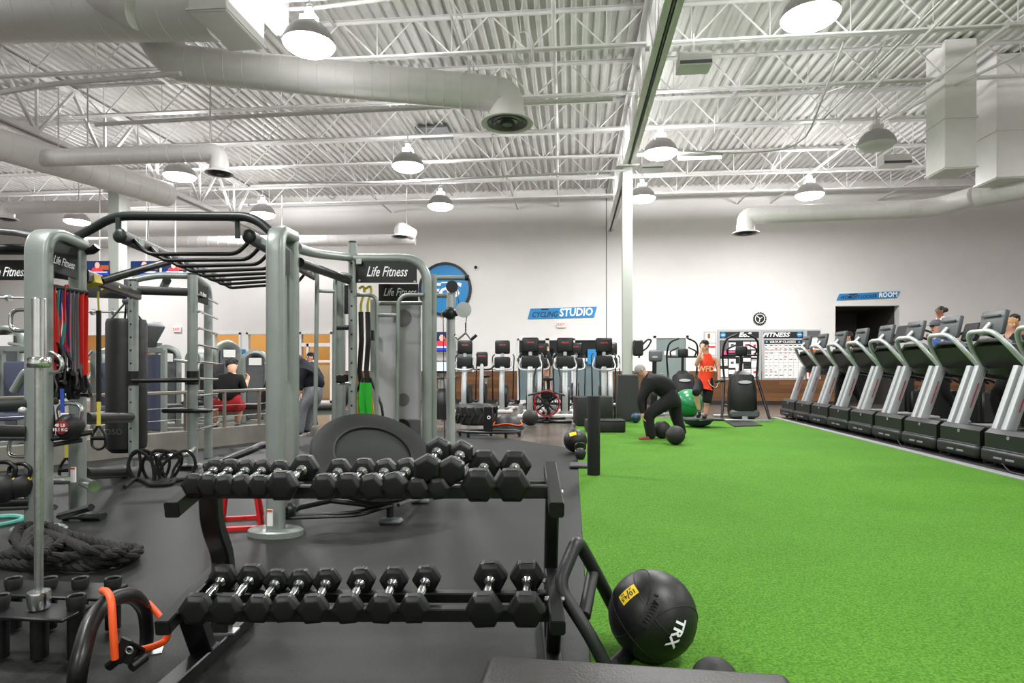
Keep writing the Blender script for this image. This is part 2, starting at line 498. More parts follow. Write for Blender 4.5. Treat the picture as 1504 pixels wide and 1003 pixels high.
# joists along X
JY = [6.59, 8.335, 10.08, 11.825, 13.57, 15.315, 17.06, 18.8]
def joist(xa, xb, label, grp):
    o = root('roof_joist', ((xa + xb) / 2, 0, 6.45), label, 'joist', grp)
    zb, zt = 6.42, 7.06
    for nm, z in (('bottom_chord', zb), ('top_chord', zt)):
        m = MB()
        for s in (-1, 1):
            m.b2((xa, s * .035 - .028, z - .004), (xb, s * .035 + .028, z + .004)); m.b2((xa, s * .012 - .004, z - .004), (xb, s * .012 + .004, z + (.05 if z == zb else -.05)))
        m.ob(nm, WHITE, o)
    n = int((xb - xa) / 1.2); st = (xb - xa) / n
    m = MB()
    for i in range(n):
        q = xa + i * st
        m.tube([(q, 0, zt), (q + st / 2, 0, zb)], .014, 6); m.tube([(q + st / 2, 0, zb), (q + st, 0, zt)], .014, 6); m.tube([(q + st / 2, 0, zb), (q + st / 2, 0, zt)], .009, 6)
    w = m.ob('web', WHITE, o)
    return o
for bi, (xa, xb, side) in enumerate(((1.3, 13.5, 'right'), (-10.3, 1.2, 'middle'), (-22, -10.4, 'left'))):
    src = None
    for k, y in enumerate(JY):
        nfar = len(JY) - k
        lab = 'white open-web steel roof joist, %s from the back wall, %s bay' % (order(nfar), side)
        if src is None: src = joist(xa, xb, lab, 'roof joists'); src.location.y = y
        else:
            c = copy_tree(src); c.location.y = y; c['label'] = lab
# bridging angles along Y
BX = [-8.2, -6.1, -4.0, -1.8, 3.4, 5.3, 7.4, 9.6]
for k, x in enumerate(BX):
    z = 6.47 if k % 2 else 6.98
    m = MB(); m.b2((x - .025, 5.5, z - .003), (x + .025, D - .05, z + .003)); m.b2((x - .003, 5.5, z - .003), (x + .003, D - .05, z + .04))
    if k % 2:
        for y in JY[:-1]: m.bar((x, y + .05, 6.5), (x, y + 1.7, 7.0), .03, .008); m.bar((x, y + .05, 7.0), (x, y + 1.7, 6.5), .03, .008)
    tag(m.ob('bridging_angle', WHITE), 'thin white bridging angle across the joists, %s from the left' % order(k + 1), 'bridging', 'bridging angles between the joists')
# pipes
def pipe(nm, pts, r, lab, cat='pipe', mt=WHITE, grp=None, fl=.08):
    m = MB(); m.tube(fillet(pts, fl, 4) if len(pts) > 2 else pts, r, 8)
    return tag(m.ob(nm, mt), lab, cat, grp)
pipe('ceiling_pipe', [V((-.27, 9.0, 6.6)), W(820, 303, D - .01)], .035, 'white pipe running straight back to the wall left of the column')
pipe('ceiling_pipe', [W(1480, 38, 9.6), W(1132, 298, D - .01)], .03, 'long white sloping pipe crossing the joists on the right')
pipe('ceiling_pipe', [W(1500, 78, 10.4), W(1232, 210, 15.2)], .025, 'short white pipe beside the tall square ducts')
pipe('ceiling_pipe', [(-20, 19.6, 6.62), (13.8, 19.6, 6.62)], .045, 'horizontal white main pipe along the top of the back wall')
pipe('ceiling_pipe', [P(-20, 140, 9.4), P(70, 124, 9.3), P(265, 108, 9.2)], .04, 'white pipe behind the big duct elbow at upper left', fl=.3)
pipe('ceiling_pipe', [P(140, 183, 11.5), P(340, 172, 11.3), P(520, 163, 11.1), P(900, 145, 10.6)], .04, 'white pipe crossing behind the long sloping duct', fl=.3)
pipe('ceiling_conduit', [P(405, 14, 9.4), P(460, 12, 9.3), P(620, -8, 9.3)], .03, 'thin white conduit above the lamp beside the square duct', 'conduit')
pipe('ceiling_conduit', [W(1410, 0, 9.0), W(1235, 178, 13.6)], .022, 'thin white conduit slanting across the right bay', 'conduit')
pipe('ceiling_conduit', [P(380, 268, 14), P(560, 268, 14), P(640, 264, 13.9), P(920, 250, 13.6)], .025, 'thin white conduit sagging along a joist in the middle bay', 'conduit', fl=.4)
pipe('ceiling_conduit', [P(1004, 221, 12.6), P(1075, 226, 12.6), P(1180, 218, 12.3), P(1240, 60, 10)], .018, 'looping white conduit to the fluorescent tube', 'conduit', fl=.6)
# hanging wire coil
c0 = P(768, 68, 9.6); o = root('wire_coil', c0, 'loose coil of white wire hanging from a joist', 'wire')
m = MB()
for k in range(4):
    r_ = .15 + .012 * k
    m.tube([c0 + RT * r_ * math.cos(a) * .9 + V((0, .03 * k, r_ * 1.5 * math.sin(a))) for a in [2 * PI * j / 24 for j in range(24)]], .006, 6, closed=True)
m.ob('coil', WHITE, o)
m = MB(); m.tube([c0 + V((-.03, 0, .2)), c0 + V((-.05, .02, .5)), c0 + V((0, .05, .75))], .006, 6); m.ob('wire_end', WHITE, o)
# ---------------------------------------------------------------- columns
def column(px, Y, wdt, label, zt=5.66):
    b = W(px, HY, Y); o = root('steel_column', (b.x, Y, 0), label, 'column')
    m = MB(); m.b2((b.x - wdt / 2, Y - wdt / 2, 0), (b.x + wdt / 2, Y + wdt / 2, zt), .012); m.ob('shaft', mat('column_paint', '#b2b6ae', .5) if 'column_paint' not in MATS else MATS['column_paint'], o)
    m = MB(); m.b2((b.x - .25, Y - .2, zt), (b.x + .25, Y + .2, zt + .03)); m.ob('cap_plate', WHITE, o)
    return o, b
o, b = column(921, 13.9, .22, 'pale steel column standing in a black padded box at the turf')
m = MB(); m.b2((b.x - .24, 13.9 - .24, 0.015), (b.x + .24, 13.9 + .24, 1.05), .02)
m.ob('padded_base', mat('charcoal_pad', '#2c2d2d', .6, noise=.1, scale=20), o)
column(173, 14.6, .3, 'pale steel column behind the pull-up frame on the left')
sp = W(937, 511, 13.75); o = root('loudspeaker', (b.x + .25, 13.75, sp.z), 'black loudspeaker hung on the right side of the pale column', 'speaker')
m = MB(); m.box((sp.x, 13.75, sp.z), (.22, .22, .36), None, .05, 3); m.ob('cabinet', BLACKP, o)
m = MB(); m.box((sp.x, 13.63, sp.z), (.17, .02, .3), None, .008); m.ob('grille', BLACKM, o)
m = MB(); m.bar((b.x + .115, 13.85, sp.z), (sp.x, 13.78, sp.z), .03, .03); m.ob('bracket', BLACKM, o)
# ---------------------------------------------------------------- high-bay lamps
def batwing(l):      # spreads the added upward fill wide so the roof deck brightens evenly
    l.use_nodes = True; nt = l.node_tree; em = [n for n in nt.nodes if n.type == 'EMISSION'][0]
    g = nt.nodes.new('ShaderNodeNewGeometry'); d = nt.nodes.new('ShaderNodeVectorMath'); d.operation = 'DOT_PRODUCT'
    nt.links.new(g.outputs['Incoming'], d.inputs[0]); nt.links.new(g.outputs['Normal'], d.inputs[1])
    p = None; x = d.outputs['Value']
    for op, v in (('ABSOLUTE', 0), ('MAXIMUM', .2), ('POWER', -2.6), ('MULTIPLY', .16)):
        m = nt.nodes.new('ShaderNodeMath'); m.operation = op; m.inputs[1].default_value = v; nt.links.new(x, m.inputs[0]); x = m.outputs[0]
    nt.links.new(x, em.inputs['Strength'])
def lamp(p, label, lit=True, k=1):
    o = root('high_bay_lamp', p, label, 'lamp', 'dome lamps under the roof')
    r = .36; p = V(p)
    M = Matrix.Translation(p)
    m = MB(); m.lathe([(r, .10), (r * .99, .13), (r * .86, .24), (r * .62, .34), (r * .3, .39), (.1, .4), (.1, .38), (r * .6, .32), (r * .84, .22), (r * .97, .10)], M, 32); m.ob('dome', LAMPG, o)
    m = MB(); m.lathe([(0, 0), (r * .5, .008), (r * .78, .03), (r * .93, .07), (r * .98, .11), (r * .9, .125), (0, .125)], M, 32); m.ob('lens', LAMP if lit else LAMPOFF, o)
    m = MB(); m.b2(p + V((-.11, -.08, .39)), p + V((.11, .08, .5)), .01); m.b2(p + V((-.05, -.05, .5)), p + V((.05, .05, .6)), .005); m.ob('ballast_housing', WHITE, o)
    m = MB(); m.tube([p + V((0, 0, .6)), V((p.x, p.y, 6.43))], .012, 6); m.tube([p + V((.06 * math.cos(a), 0, .63 + .04 * math.sin(a))) for a in [2 * PI * j / 12 for j in range(12)]], .008, 6, closed=True); m.ob('hanger', STEEL, o)
    if lit:
        l = bpy.data.lights.new('lamp_light', 'AREA'); l.shape = 'DISK'; l.size = .66; l.energy = LAMPW * k
        lo = bpy.data.objects.new('lamp_light', l); COL.objects.link(lo); lo.location = (0, 0, -.012); lo.parent = o
        l = bpy.data.lights.new('added_roof_fill', 'AREA'); l.shape = 'DISK'; l.size = .7; l.energy = LAMPW * UPW * k; batwing(l)  # added fill above the dome, aimed up to brighten the roof deck
        lo = bpy.data.objects.new('added_roof_fill', l); COL.objects.link(lo); lo.location = (0, 0, .42); lo.rotation_euler = (PI, 0, 0); lo.parent = o
    return o
LAMPW = 165; UPW = .25
Lz = 5.6
def LP(px, py): return P(px, py, FPX * (Lz - EYE) / (HY - py))
lamp(LP(454, 76), 'lit dome lamp beside the square duct at upper left')
lamp(LP(599, 251), 'lit dome lamp below the long duct diffuser, middle bay', k=.6)
lamp(LP(647, 308), 'small lit dome lamp above the round blue sign', k=.4)
lamp(LP(264, 265), 'lit dome lamp right of the left column, under the branch duct')
lamp(LP(386, 320), 'lit dome lamp above the monkey-bar end post')
lamp(LP(113, 330), 'lit dome lamp just above the grey frame at far left')
lamp(LP(1190, 36), 'large lit dome lamp at upper right over the turf')
lamp(LP(970, 232), 'lit dome lamp right of the girder by the tube light')
lamp(LP(943, 297), 'lit dome lamp close to the pale column')
lamp(LP(1189, 292), 'lit dome lamp near the duct by the locker sign', k=1.3)
lamp(LP(1287, 220), 'unlit dome lamp near the tall square ducts', False)
EXTRA = [(-4.5, 2.5), (2.8, 1.5), (9.5, 5), (-11, 6), (-3.5, -3), (6, -3), (-17, 12), (-20, 5), (11, 12)]
for k, (x, y) in enumerate(EXTRA):
    lamp((x, y, Lz), 'lit dome lamp hung over the gym floor out of the picture')
# fluorescent tube and small boxes at the roof
p = P(1028, 232, 12.7); o = root('ceiling_strip_light', p, 'lit fluorescent strip beside the dome lamp right of the girder', 'light')
m = MB(); m.box(p + V((0, 0, .05)), (.9, .12, .06), None, .01); m.tube([p + V((.3, 0, .08)), V((p.x + .3, p.y, 6.43))], .006, 6); m.ob('housing', WHITE, o)
m = MB(); m.tube([p + V((-.43, 0, 0)), p + V((.43, 0, 0))], .03, 10); m.ob('tube', TUBE_L, o)
for px, py, zc, w_, h_, lab in ((1019, 93, 9.6, .5, .2, 'white box unit hung right beside the girder'), (957, 247, 14.5, .5, .12, 'flat white box unit under the roof near the pale column'), (1313, 237, 14, .6, .22, 'grey box unit behind the unlit dome lamp')):
    p = P(px, py, zc); o = root('ceiling_box', p, lab, 'box')
    m = MB(); m.box(p, (w_, .35, h_), None, .01); m.ob('case', WHITE, o)
    m = MB(); m.box(p + V((0, -.18, -h_ * .3)), (w_ * .96, .015, h_ * .25)); m.ob('front_strip', GREYP, o)
    m = MB(); m.tube([p, V((p.x, p.y, 6.43))], .01, 6); m.ob('hanger', WHITE, o)
# ---------------------------------------------------------------- ducts
def seams(m, pts, r, step):
    for a, b in zip(pts[:-1], pts[1:]):
        L = (b - a).length; d = (b - a).normalized(); t = step
        while t < L - .05:
            q = a + d * t; n, bb_ = frame(d, V((0, 0, 1)))
            m.tube([q + n * r * math.cos(x) + bb_ * r * math.sin(x) for x in [2 * PI * j / 28 for j in range(28)]], .005, 4, closed=True)
            t += step
def diffuser(o, p, r):
    M = Matrix.Translation(p)
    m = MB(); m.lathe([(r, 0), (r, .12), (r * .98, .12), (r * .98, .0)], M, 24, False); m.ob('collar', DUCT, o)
    m = MB(); m.lathe([(r * .98, 0), (r * 1.45, -.05), (r * 1.5, -.07), (r * 1.4, -.075), (r * .95, -.03)], M, 28, False); m.ob('diffuser_rim', WHITE, o)
    for k in range(3):
        q = r * (1.15 - .33 * k); m = MB(); m.lathe([(q * .78, -.03), (q, -.06 - .015 * k), (q, -.07 - .015 * k), (q * .76, -.04)], M, 24, False); m.ob('diffuser_ring', GREYP, o)
    m = MB(); m.lathe([(0, -.09), (r * .3, -.09), (r * .3, -.05), (0, -.05)], M, 20); m.ob('diffuser_cone', GREYP, o)
def duct(label, pts, r, elbow=None, hang=(), fl=.5, step=.3, diff=None):
    pts = [V(p) for p in pts]
    o = root('ceiling_duct', pts[len(pts) // 2], label, 'duct')
    path = list(pts)
    if diff:
        e = pts[-1]; path = pts + [e - V((0, 0, diff))]
    sp_ = fillet(path, fl, 5) if len(path) > 2 else path
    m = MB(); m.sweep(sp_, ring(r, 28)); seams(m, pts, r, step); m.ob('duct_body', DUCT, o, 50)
    if diff: diffuser(o, path[-1], r * 1.05)
    for t in hang:
        q = pts[0].lerp(pts[1], t); m = MB(); m.tube([q + V((0, 0, r)), V((q.x, q.y, 6.43))], .012, 6); m.ob('hanger_rod', WHITE, o)
    return o
duct('fat white round duct at the top left corner of the room', [P(-60, 16, 8.95), P(316, 12, 8.6)], .42, hang=(.3,))
duct('short white duct branch rising from the fat round duct', [P(120, -60, 8.9), P(150, -10, 8.4), P(205, 14, 8.4)], .27, fl=.2)
duct('long white round duct sloping to the big round diffuser', [P(222, 40, 9.4), P(252, 93, 9.5), P(745, 140, 10.1)], .275, fl=.55, diff=.40, step=.28)
o = None
duct('thick white duct running back with an open end, left', [P(-30, 203, 10.2), P(246, 286, 13.7)], .27, hang=(.35, .8), step=.35)
duct('thin white branch duct with a small diffuser, left', [P(66, 232, 11.0), P(322, 224, 10.7)], .15, fl=.25, diff=.3, hang=(.25, .95))
duct('low white duct with a diffuser at the left edge', [P(186, 303, 16.6), P(10, 305, 16.6)], .17, fl=.25, diff=.25, hang=(.4,))
duct('long thin white duct along the back wall above the rigs', [P(120, 357, 18.6), P(610, 352, 18.6)], .17, hang=(.2, .6))
duct('stub duct with a diffuser at the end of the back wall duct', [P(606, 344, 18.0), P(588, 334, 17.6)], .17, fl=.2, diff=.2, hang=(.5,))
duct('white round duct along the wall above the clock, right', [P(1432, 288, 12.6), P(1370, 306, 13.6), P(1095, 317, 14.6)], .2, fl=.5, diff=.35, step=.5)
duct('white round duct end leaving the frame at right', [P(1760, 225, 10.6), P(1560, 262, 11.3), P(1436, 288, 12.5)], .24, fl=.3)
def boxduct(label, lo, hi):
    o = root('ceiling_duct', ((lo[0] + hi[0]) / 2, (lo[1] + hi[1]) / 2, lo[2]), label, 'duct')
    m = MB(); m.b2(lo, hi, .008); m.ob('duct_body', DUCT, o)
    for z in (lo[2] + .02, lo[2] + .9):
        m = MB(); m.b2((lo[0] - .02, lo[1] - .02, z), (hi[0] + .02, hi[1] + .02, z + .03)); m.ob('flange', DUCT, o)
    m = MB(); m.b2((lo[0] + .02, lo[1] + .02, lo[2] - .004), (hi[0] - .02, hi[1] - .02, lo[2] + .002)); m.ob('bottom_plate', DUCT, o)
p = P(276, 18, 8.06); q = P(335, 17, 8.06)
boxduct('white square duct drop hiding the ceiling at upper left', (p.x, p.y, p.z), (q.x, q.y + .95, TOPZ - .002))
p = P(394, 28, 8.9); boxduct('narrow white square duct behind the larger drop', (p.x - .12, p.y, p.z), (p.x + .1, p.y + .45, TOPZ - .002))
p = P(1388, 250, 11.0); q = P(1432, 250, 11.0)
boxduct('tall white square duct drop, left one of two at right', (p.x, p.y, 4.77), (q.x, p.y + .6, TOPZ - .002))
p = P(1464, 262, 11.5); q = P(1500, 262, 11.5)
boxduct('tall white square duct drop at the right edge', (p.x, p.y, 4.75), (q.x + .2, p.y + .62, TOPZ - .002))
# smoke hatch beside unlit lamp, sprinkler heads
p = P(638, 262, 15.2); m = MB(); m.box(V((p.x, p.y, 7.02)), (.8, .8, .04)); tag(m.ob('roof_vent', GREYP), 'dark square roof vent above the middle dome lamps', 'vent')
# ================================================================ signs and boards on the back wall
S = D - .012
def wall_rect(px0, py0, px1, py1, Y=D):
    a, b = W(px0, py0, Y), W(px1, py1, Y)
    return min(a.x, b.x), max(a.x, b.x), min(a.z, b.z), max(a.z, b.z)
def slab(par, name, mt, px0, py0, px1, py1, th=.02, Y=D, back=0, bev=0):
    x0, x1, z0, z1 = wall_rect(px0, py0, px1, py1)
    m = MB(); m.b2((x0, Y - back - th, z0), (x1, Y - back, z1), bev)
    return m.ob(name, mt, par)
def wtext(par, t, px, py, size, mt, back=.03, **k):
    p = W(px, py, D); return text(t, size, mt, par, face((p.x, D - back, p.z)), **k)
# round sign
c = W(654, 425, D); r = .91
o = root('round_sign', (c.x, D, c.z), 'large round blue sign with a black rim on the back wall', 'sign')
Mx = face((c.x, D - .06, c.z))
m = MB(); m.lathe([(r - .09, 0), (r - .09, .02), (r, .02), (r, -.06), (r - .09, -.06)], Mx, 48, False); m.ob('rim', BLACKL, o)
m = MB(); m.lathe([(0, .0), (r - .08, .0), (r - .08, -.06), (0, -.06)], Mx, 48); m.ob('disc', SIGNB, o)
text('EoS', .66, WHITEL, o, face((c.x, D - .07, c.z - .06)), shear=.25, off=.03, ext=.006, w=1.15)
m = MB(); m.b2((c.x - .12, D - .075, c.z + .2), (c.x + .12, D - .062, c.z + .245)); m.ob('bar_mark', WHITEL, o)
# cycling studio sign
def slant_sign(label, px0, px1, pl, pr, h, t1, t2, s1, s2, x1, x2, w1, w2):
    a, b = W(px0, pl, D), W(px1, pr, D)
    o = root('hanging_sign', ((a.x + b.x) / 2, D, (a.z + b.z) / 2), label, 'sign')
    ang = math.atan2(b.z - a.z, b.x - a.x)
    Lx = (b - a).length
    M = face((a.x, D - .03, a.z)) @ Matrix.Rotation(ang, 4, 'Z')
    m = MB(); m.prism([(0, -h / 2), (Lx - .1, -h / 2), (Lx, h / 2), (.1, h / 2)], M @ Matrix.Translation((0, 0, -.03)), .035); m.ob('sign_panel', SIGNB, o)
    m = MB(); m.b2((0, 0, 0), (.25, .03, .015)); me = m
    m.b.transform(M @ Matrix.Translation((Lx * .2, h / 2 - .045, .008))); m.ob('bar_mark', BLACKL, o)
    text(t1, s1, BLACKL, o, M @ Matrix.Translation((Lx * x1, -.045 * h / .33, .007)), shear=.25, off=.012, ext=.004, w=Lx * w1)
    text(t2, s2, WHITEL, o, M @ Matrix.Translation((Lx * x2, 0, .007)), shear=.12, off=.03, ext=.004, w=Lx * w2)
slant_sign('blue CYCLING STUDIO sign above the exit light', 775, 877, 461, 458, .34, 'CYCLING', 'STUDIO', .25, .36, .255, .70, .37, .48)
slant_sign("blue WOMEN'S LOCKER ROOM sign above the dark passage", 1228, 1321, 436.5, 432.5, .2, "WOMEN'S LOCKER", 'ROOM', .155, .21, .35, .815, .57, .29)
def exit_sign(px, py, label):
    c = W(px, py, D); o = root('exit_sign', (c.x, D, c.z), label, 'sign')
    m = MB(); m.box((c.x, D - .035, c.z), (.3, .07, .2), None, .015); m.ob('case', mat('lit_exit_case', '#e4e0da', .4, emit=.06) if 'lit_exit_case' not in MATS else MATS['lit_exit_case'], o)
    text('EXIT', .13, mat('lit_exit_red', '#d8201c', .5, emit=.12) if 'lit_exit_red' not in MATS else MATS['lit_exit_red'], o, face((c.x, D - .072, c.z)), off=.02, w=.24)
exit_sign(824.5, 477, 'exit sign under the blue cycling sign')
exit_sign(261, 484, 'exit sign left of the orange windows')
# small camera dome on wall
c = W(699, 393, D); o = root('wall_camera', (c.x, D, c.z), 'small white camera with a black dome high on the wall', 'camera')
m = MB(); m.lathe([(0, .05), (.09, .04), (.1, 0)], face((c.x, D - .002, c.z)), 20); m.ob('mount', WHITE, o)
m = MB(); m.sph((c.x, D - .05, c.z), .055, 16); m.ob('dome', BLACKP, o)
# small blue sign between the windows, and paper on the door
o = root('door_sign', W(357.5, 520, D), 'small square blue sign between two orange windows', 'sign')
slab(o, 'plate', SIGNB, 353.5, 513, 361.5, 527, .02, back=.04); wtext(o, '111', 357.5, 520, .16, BLACKL, back=.065)
o = root('paper_sign', W(870, 526, D), 'bright blue sheet hung on the dark studio door', 'sign')
slab(o, 'sheet', SIGNB, 863, 513, 876, 535, .02, back=.05)
# clock
c = W(1115.5, 468, D); o = root('wall_clock', (c.x, D, c.z), 'round black wall clock with a gear-toothed rim', 'clock')
Mx = face((c.x, D - .04, c.z))
pl = []
for k in range(64):
    a = 2 * PI * k / 64; q = .21 if (k // 2) % 2 else .185; pl.append((q * math.cos(a), q * math.sin(a)))
m = MB(); m.prism(pl, Mx @ Matrix.Translation((0, 0, -.03)), .04); m.ob('case', BLACKL, o)
m = MB(); m.lathe([(.135, .0), (.135, .02), (.155, .02), (.155, .0)], Mx, 40, False); m.ob('dial_ring', WHITEL, o)
for nm, a, L in (('hour_hand', 60, .08), ('minute_hand', -50, .12), ('second_hand', 195, .11)):
    m = MB(); m.box((0, L / 2, .022), (.022, L, .006)); m.b.transform(Mx @ Matrix.Rotation(math.radians(-a), 4, 'Z')); m.ob(nm, WHITEL, o)
# notice boards
o = root('notice_board', W(1085, 520, D), 'grey framed notice board under the EoS heading, full of pinned sheets', 'board')
slab(o, 'frame', ALU, 1053, 484, 1118, 558, .03, bev=.01)
slab(o, 'header', BLACKL, 1057, 487.5, 1114, 496.5, .01, back=.03)
wtext(o, 'EoS', 1094, 492, .19, WHITEL, back=.042, shear=.25, off=.04, w=.4)
def roundel(par, px, py, r):
    c = W(px, py, D); m = MB(); m.cyl((c.x, D - .041, c.z), (c.x, D - .047, c.z), r, 24); q = m.ob('round_logo', SIGNB, par)
    m = MB(); m.b2((c.x - r * .6, D - .05, c.z - r * .18), (c.x + r * .6, D - .047, c.z + r * .18)); m.ob('logo_bar', WHITEL, q)
roundel(o, 1061.5, 492, .085)
slab(o, 'felt', BLACKL, 1057, 500, 1114, 555, .008, back=.03)
sheets = [(1058, 501, 1069, 523, DGREY), (1070, 503, 1080, 514, PAPER), (1091, 502, 1101, 513, PAPER), (1102, 502, 1113, 513, PAPER), (1080, 513, 1091, 524, PAPER), (1103, 515, 1113, 525, PAPER), (1070, 515, 1079, 518, PINK), (1058, 527, 1068, 537, PAPER), (1070, 527, 1080, 540, PAPER), (1091, 526, 1102, 531, PAPER), (1103, 528, 1113, 540, PAPER), (1058, 542, 1069, 554, PAPER), (1080, 534, 1091, 554, PAPER), (1092, 542, 1102, 553, PAPER), (1103, 541, 1113, 554, PAPER), (1070, 543, 1079, 549, PAPER), (1059, 515, 1067, 521, PINK)]
for k, (a, b, c_, d, mt) in enumerate(sheets): slab(o, 'pinned_sheet', mt, a, b, c_, d, .004, back=.039 + .002 * (k % 3))
for (px, py) in ((1075, 507), (1096, 507), (1108, 508), (1085, 519), (1108, 520), (1075, 533), (1086, 543), (1108, 547)):
    slab(o, 'print_mark', BLUEPAD if px % 2 else REDL, px - 2.2, py - 2, px + 2.2, py + 1.5, .003, back=.0445)
for k in range(12): slab(o, 'print_line', GREYP, 1059 + 11 * (k % 5), 529.5 + 3 * (k % 4) + (14 if k > 5 else 0), 1066 + 11 * (k % 5), 530.2 + 3 * (k % 4) + (14 if k > 5 else 0), .002, back=.0445)
o = root('class_schedule_board', W(1150, 520, D), 'grey framed board with the GROUP CLASSES timetable under the FITNESS heading', 'board')
slab(o, 'frame', ALU, 1118.5, 484, 1183, 558, .03, bev=.01)
slab(o, 'header', BLACKL, 1121, 487.5, 1179, 496.5, .01, back=.03)
wtext(o, 'FITNESS', 1140, 492, .185, WHITEL, back=.042, shear=.25, off=.03, w=.84)
roundel(o, 1173.5, 491.5, .085)
slab(o, 'timetable', PAPER, 1122, 500, 1178.5, 555, .01, back=.03)
slab(o, 'timetable_header', BLACKL, 1122, 499.5, 1178.5, 505, .012, back=.031)
wtext(o, 'GROUP CLASSES', 1149, 502.3, .095, WHITEL, back=.045, off=.015, w=.8)
roundel(o, 1125.5, 502.2, .035); roundel(o, 1173, 502.2, .035)
m = MB()
def mark(px0, py0, px1, py1, mm):
    x0, x1, z0, z1 = wall_rect(px0, py0, px1, py1); mm.b2((x0, D - .043, z0), (x1, D - .0405, z1))
for k in range(8): mark(1122 + 7.05 * k, 505, 1122.3 + 7.05 * k, 555, m)
for k in range(13): mark(1122, 506.5 + 3.7 * k, 1178.5, 506.7 + 3.7 * k, m)
for r_, py in enumerate((507, 511.5, 513.5, 518, 523.5, 527, 537, 542.5, 545.5, 550.5)):
    for c_ in range(8):
        if R.random() < .78 and not (py > 530 and c_ > 5):
            w_ = 2 + R.random() * 3.6
            m.mi = 2 if R.random() < .22 else 1
            mark(1123.2 + 7.05 * c_, py, 1123.2 + 7.05 * c_ + w_, py + 1, m)
tt = [q for q in o.children if q.name.split('.')[0] == 'timetable'][0]
m.ob('timetable_print', [GREYB, BLACKL, REDL], tt)
def poster_col(label, px0, px1, py0, py1, items):
    o = root('poster_case', W((px0 + px1) / 2, (py0 + py1) / 2, D), label, 'board')
    slab(o, 'frame', ALU, px0, py0, px1, py1, .025, bev=.006)
    for (a, b, c_, d, mt, nm) in items: slab(o, nm, mt, a, b, c_, d, .004 + .001 * (mt is not PAPER), back=.025)
poster_col('narrow poster case left of the notice board, half hidden by the man in orange', 1033.5, 1051.5, 486.5, 540, [(1036, 489, 1050, 503, PAPER, 'poster'), (1036, 505, 1050, 521, PAPER, 'poster'), (1039, 490, 1043, 497, STAIN, 'poster_picture'), (1037, 508, 1050, 511, REDL, 'poster_stripe')])
poster_col('narrow poster case right of the class timetable', 1184, 1205, 484, 557, [(1185, 486, 1204, 495, DGREY, 'poster'), (1185, 497, 1204, 513, PAPER, 'poster'), (1185, 514, 1204, 526, ORP, 'poster'), (1185, 528, 1204, 543, PINK, 'poster'), (1185, 545, 1204, 556, PAPER, 'poster'), (1188, 533, 1196, 541, PAPER, 'poster_picture'), (1187, 547, 1191, 554, REDL, 'poster_picture')])
# framed grey panel behind the bikes
o = root('wall_display', W(686, 545, D), 'tall white-framed panel on the wall behind the exercise bikes', 'panel')
slab(o, 'frame', WHITE, 668, 512, 696, 546, .04); slab(o, 'face', FILM, 671, 515, 694, 546, .01, back=.04)
# televisions
def news(par, M, w, h):     # a news picture on a screen
    def q(nm, mt, x0, y0, x1, y1, z=.002):
        m = MB(); m.b2((x0 * w, y0 * h, 0), (x1 * w, y1 * h, z)); m.b.transform(M); return m.ob(nm, mt, par)
    q('picture', SCRD, -.48, -.46, .48, .46)
    q('picture_orange', SCRO, .12, -.1, .46, .2, .003)
    q('caption_blue', SCRB, -.46, -.44, .46, -.2, .004)
    q('caption_white', WHITEL, -.3, -.3, .4, -.22, .005)
    m = MB(); m.prism([(-.26 * w, -.2 * h), (.24 * w, -.2 * h), (.16 * w, .02 * h), (.05 * w, .06 * h), (-.07 * w, .06 * h), (-.18 * w, .02 * h)], M, .006); m.ob('picture_red', SCRR, par)
    m = MB(); m.lathe([(0, .007), (.1 * w, .007), (.1 * w, 0)], M @ Matrix.Translation((0, .2 * h, 0)) @ Matrix.Diagonal((1, 1.25, 1, 1)), 16); m.ob('picture_face', SCRS, par)
def tv(c, w, h, n, label, post=None):
    c = V(c); o = root('television', c, label, 'television', 'televisions')
    M = face(c, n)
    m = MB(); m.box((0, 0, -.03), (w, h, .06), None, .01); m.b.transform(M); m.ob('case', BLACKP, o)
    news(o, M @ Matrix.Translation((0, 0, .001)), w, h)
    m = MB()
    if post: m.tube([c - V(n) * .08, V((c.x, c.y + .08, 6.43))], .016, 8)
    else: m.box((0, 0, -.1), (.3, .3, .1)); m.b.transform(M)
    m.ob('mount', WHITE if post else BLACKM, o)
c = W(649, 502, D - .35); tv(c, .88, .66, (0, -1, 0), 'television on the wall under the round blue sign, showing a news presenter in red')
for k, (px, wd) in enumerate(((143, .62), (212, .72), (255, .62))):
    c = P(px, 394, 15.5 + .2 * k); tv(c, wd, .38, (.1, -1, 0), 'television hung beyond the pull-up frame, %s from the left' % order(k + 1), True)
# ================================================================ the grey training rig on the left
o = RIGO = root('training_rig', F(300, 740), 'big grey tube training rig with monkey bars, posts and black name boards', 'training rig')
pA, pB, pC, pD = F(57, 785), F(114, 765), F(405, 787), F(428, 757)
pG, pE, pF_, pH, pI = F(196, 692), F(283, 688), F(306, 673), F(518, 706), F(627, 706)
up = lambda p, z: V((p.x, p.y, z))
def part(nm, f, mt=RIG, par=None):
    m = MB(); f(m); return m.ob(nm, mt, par or o)
def ujoin(a, za, b, zb, r=.22):
    return fillet([up(a, 0), up(a, za), up(b, zb)], r, 8)
LAB = PAPER
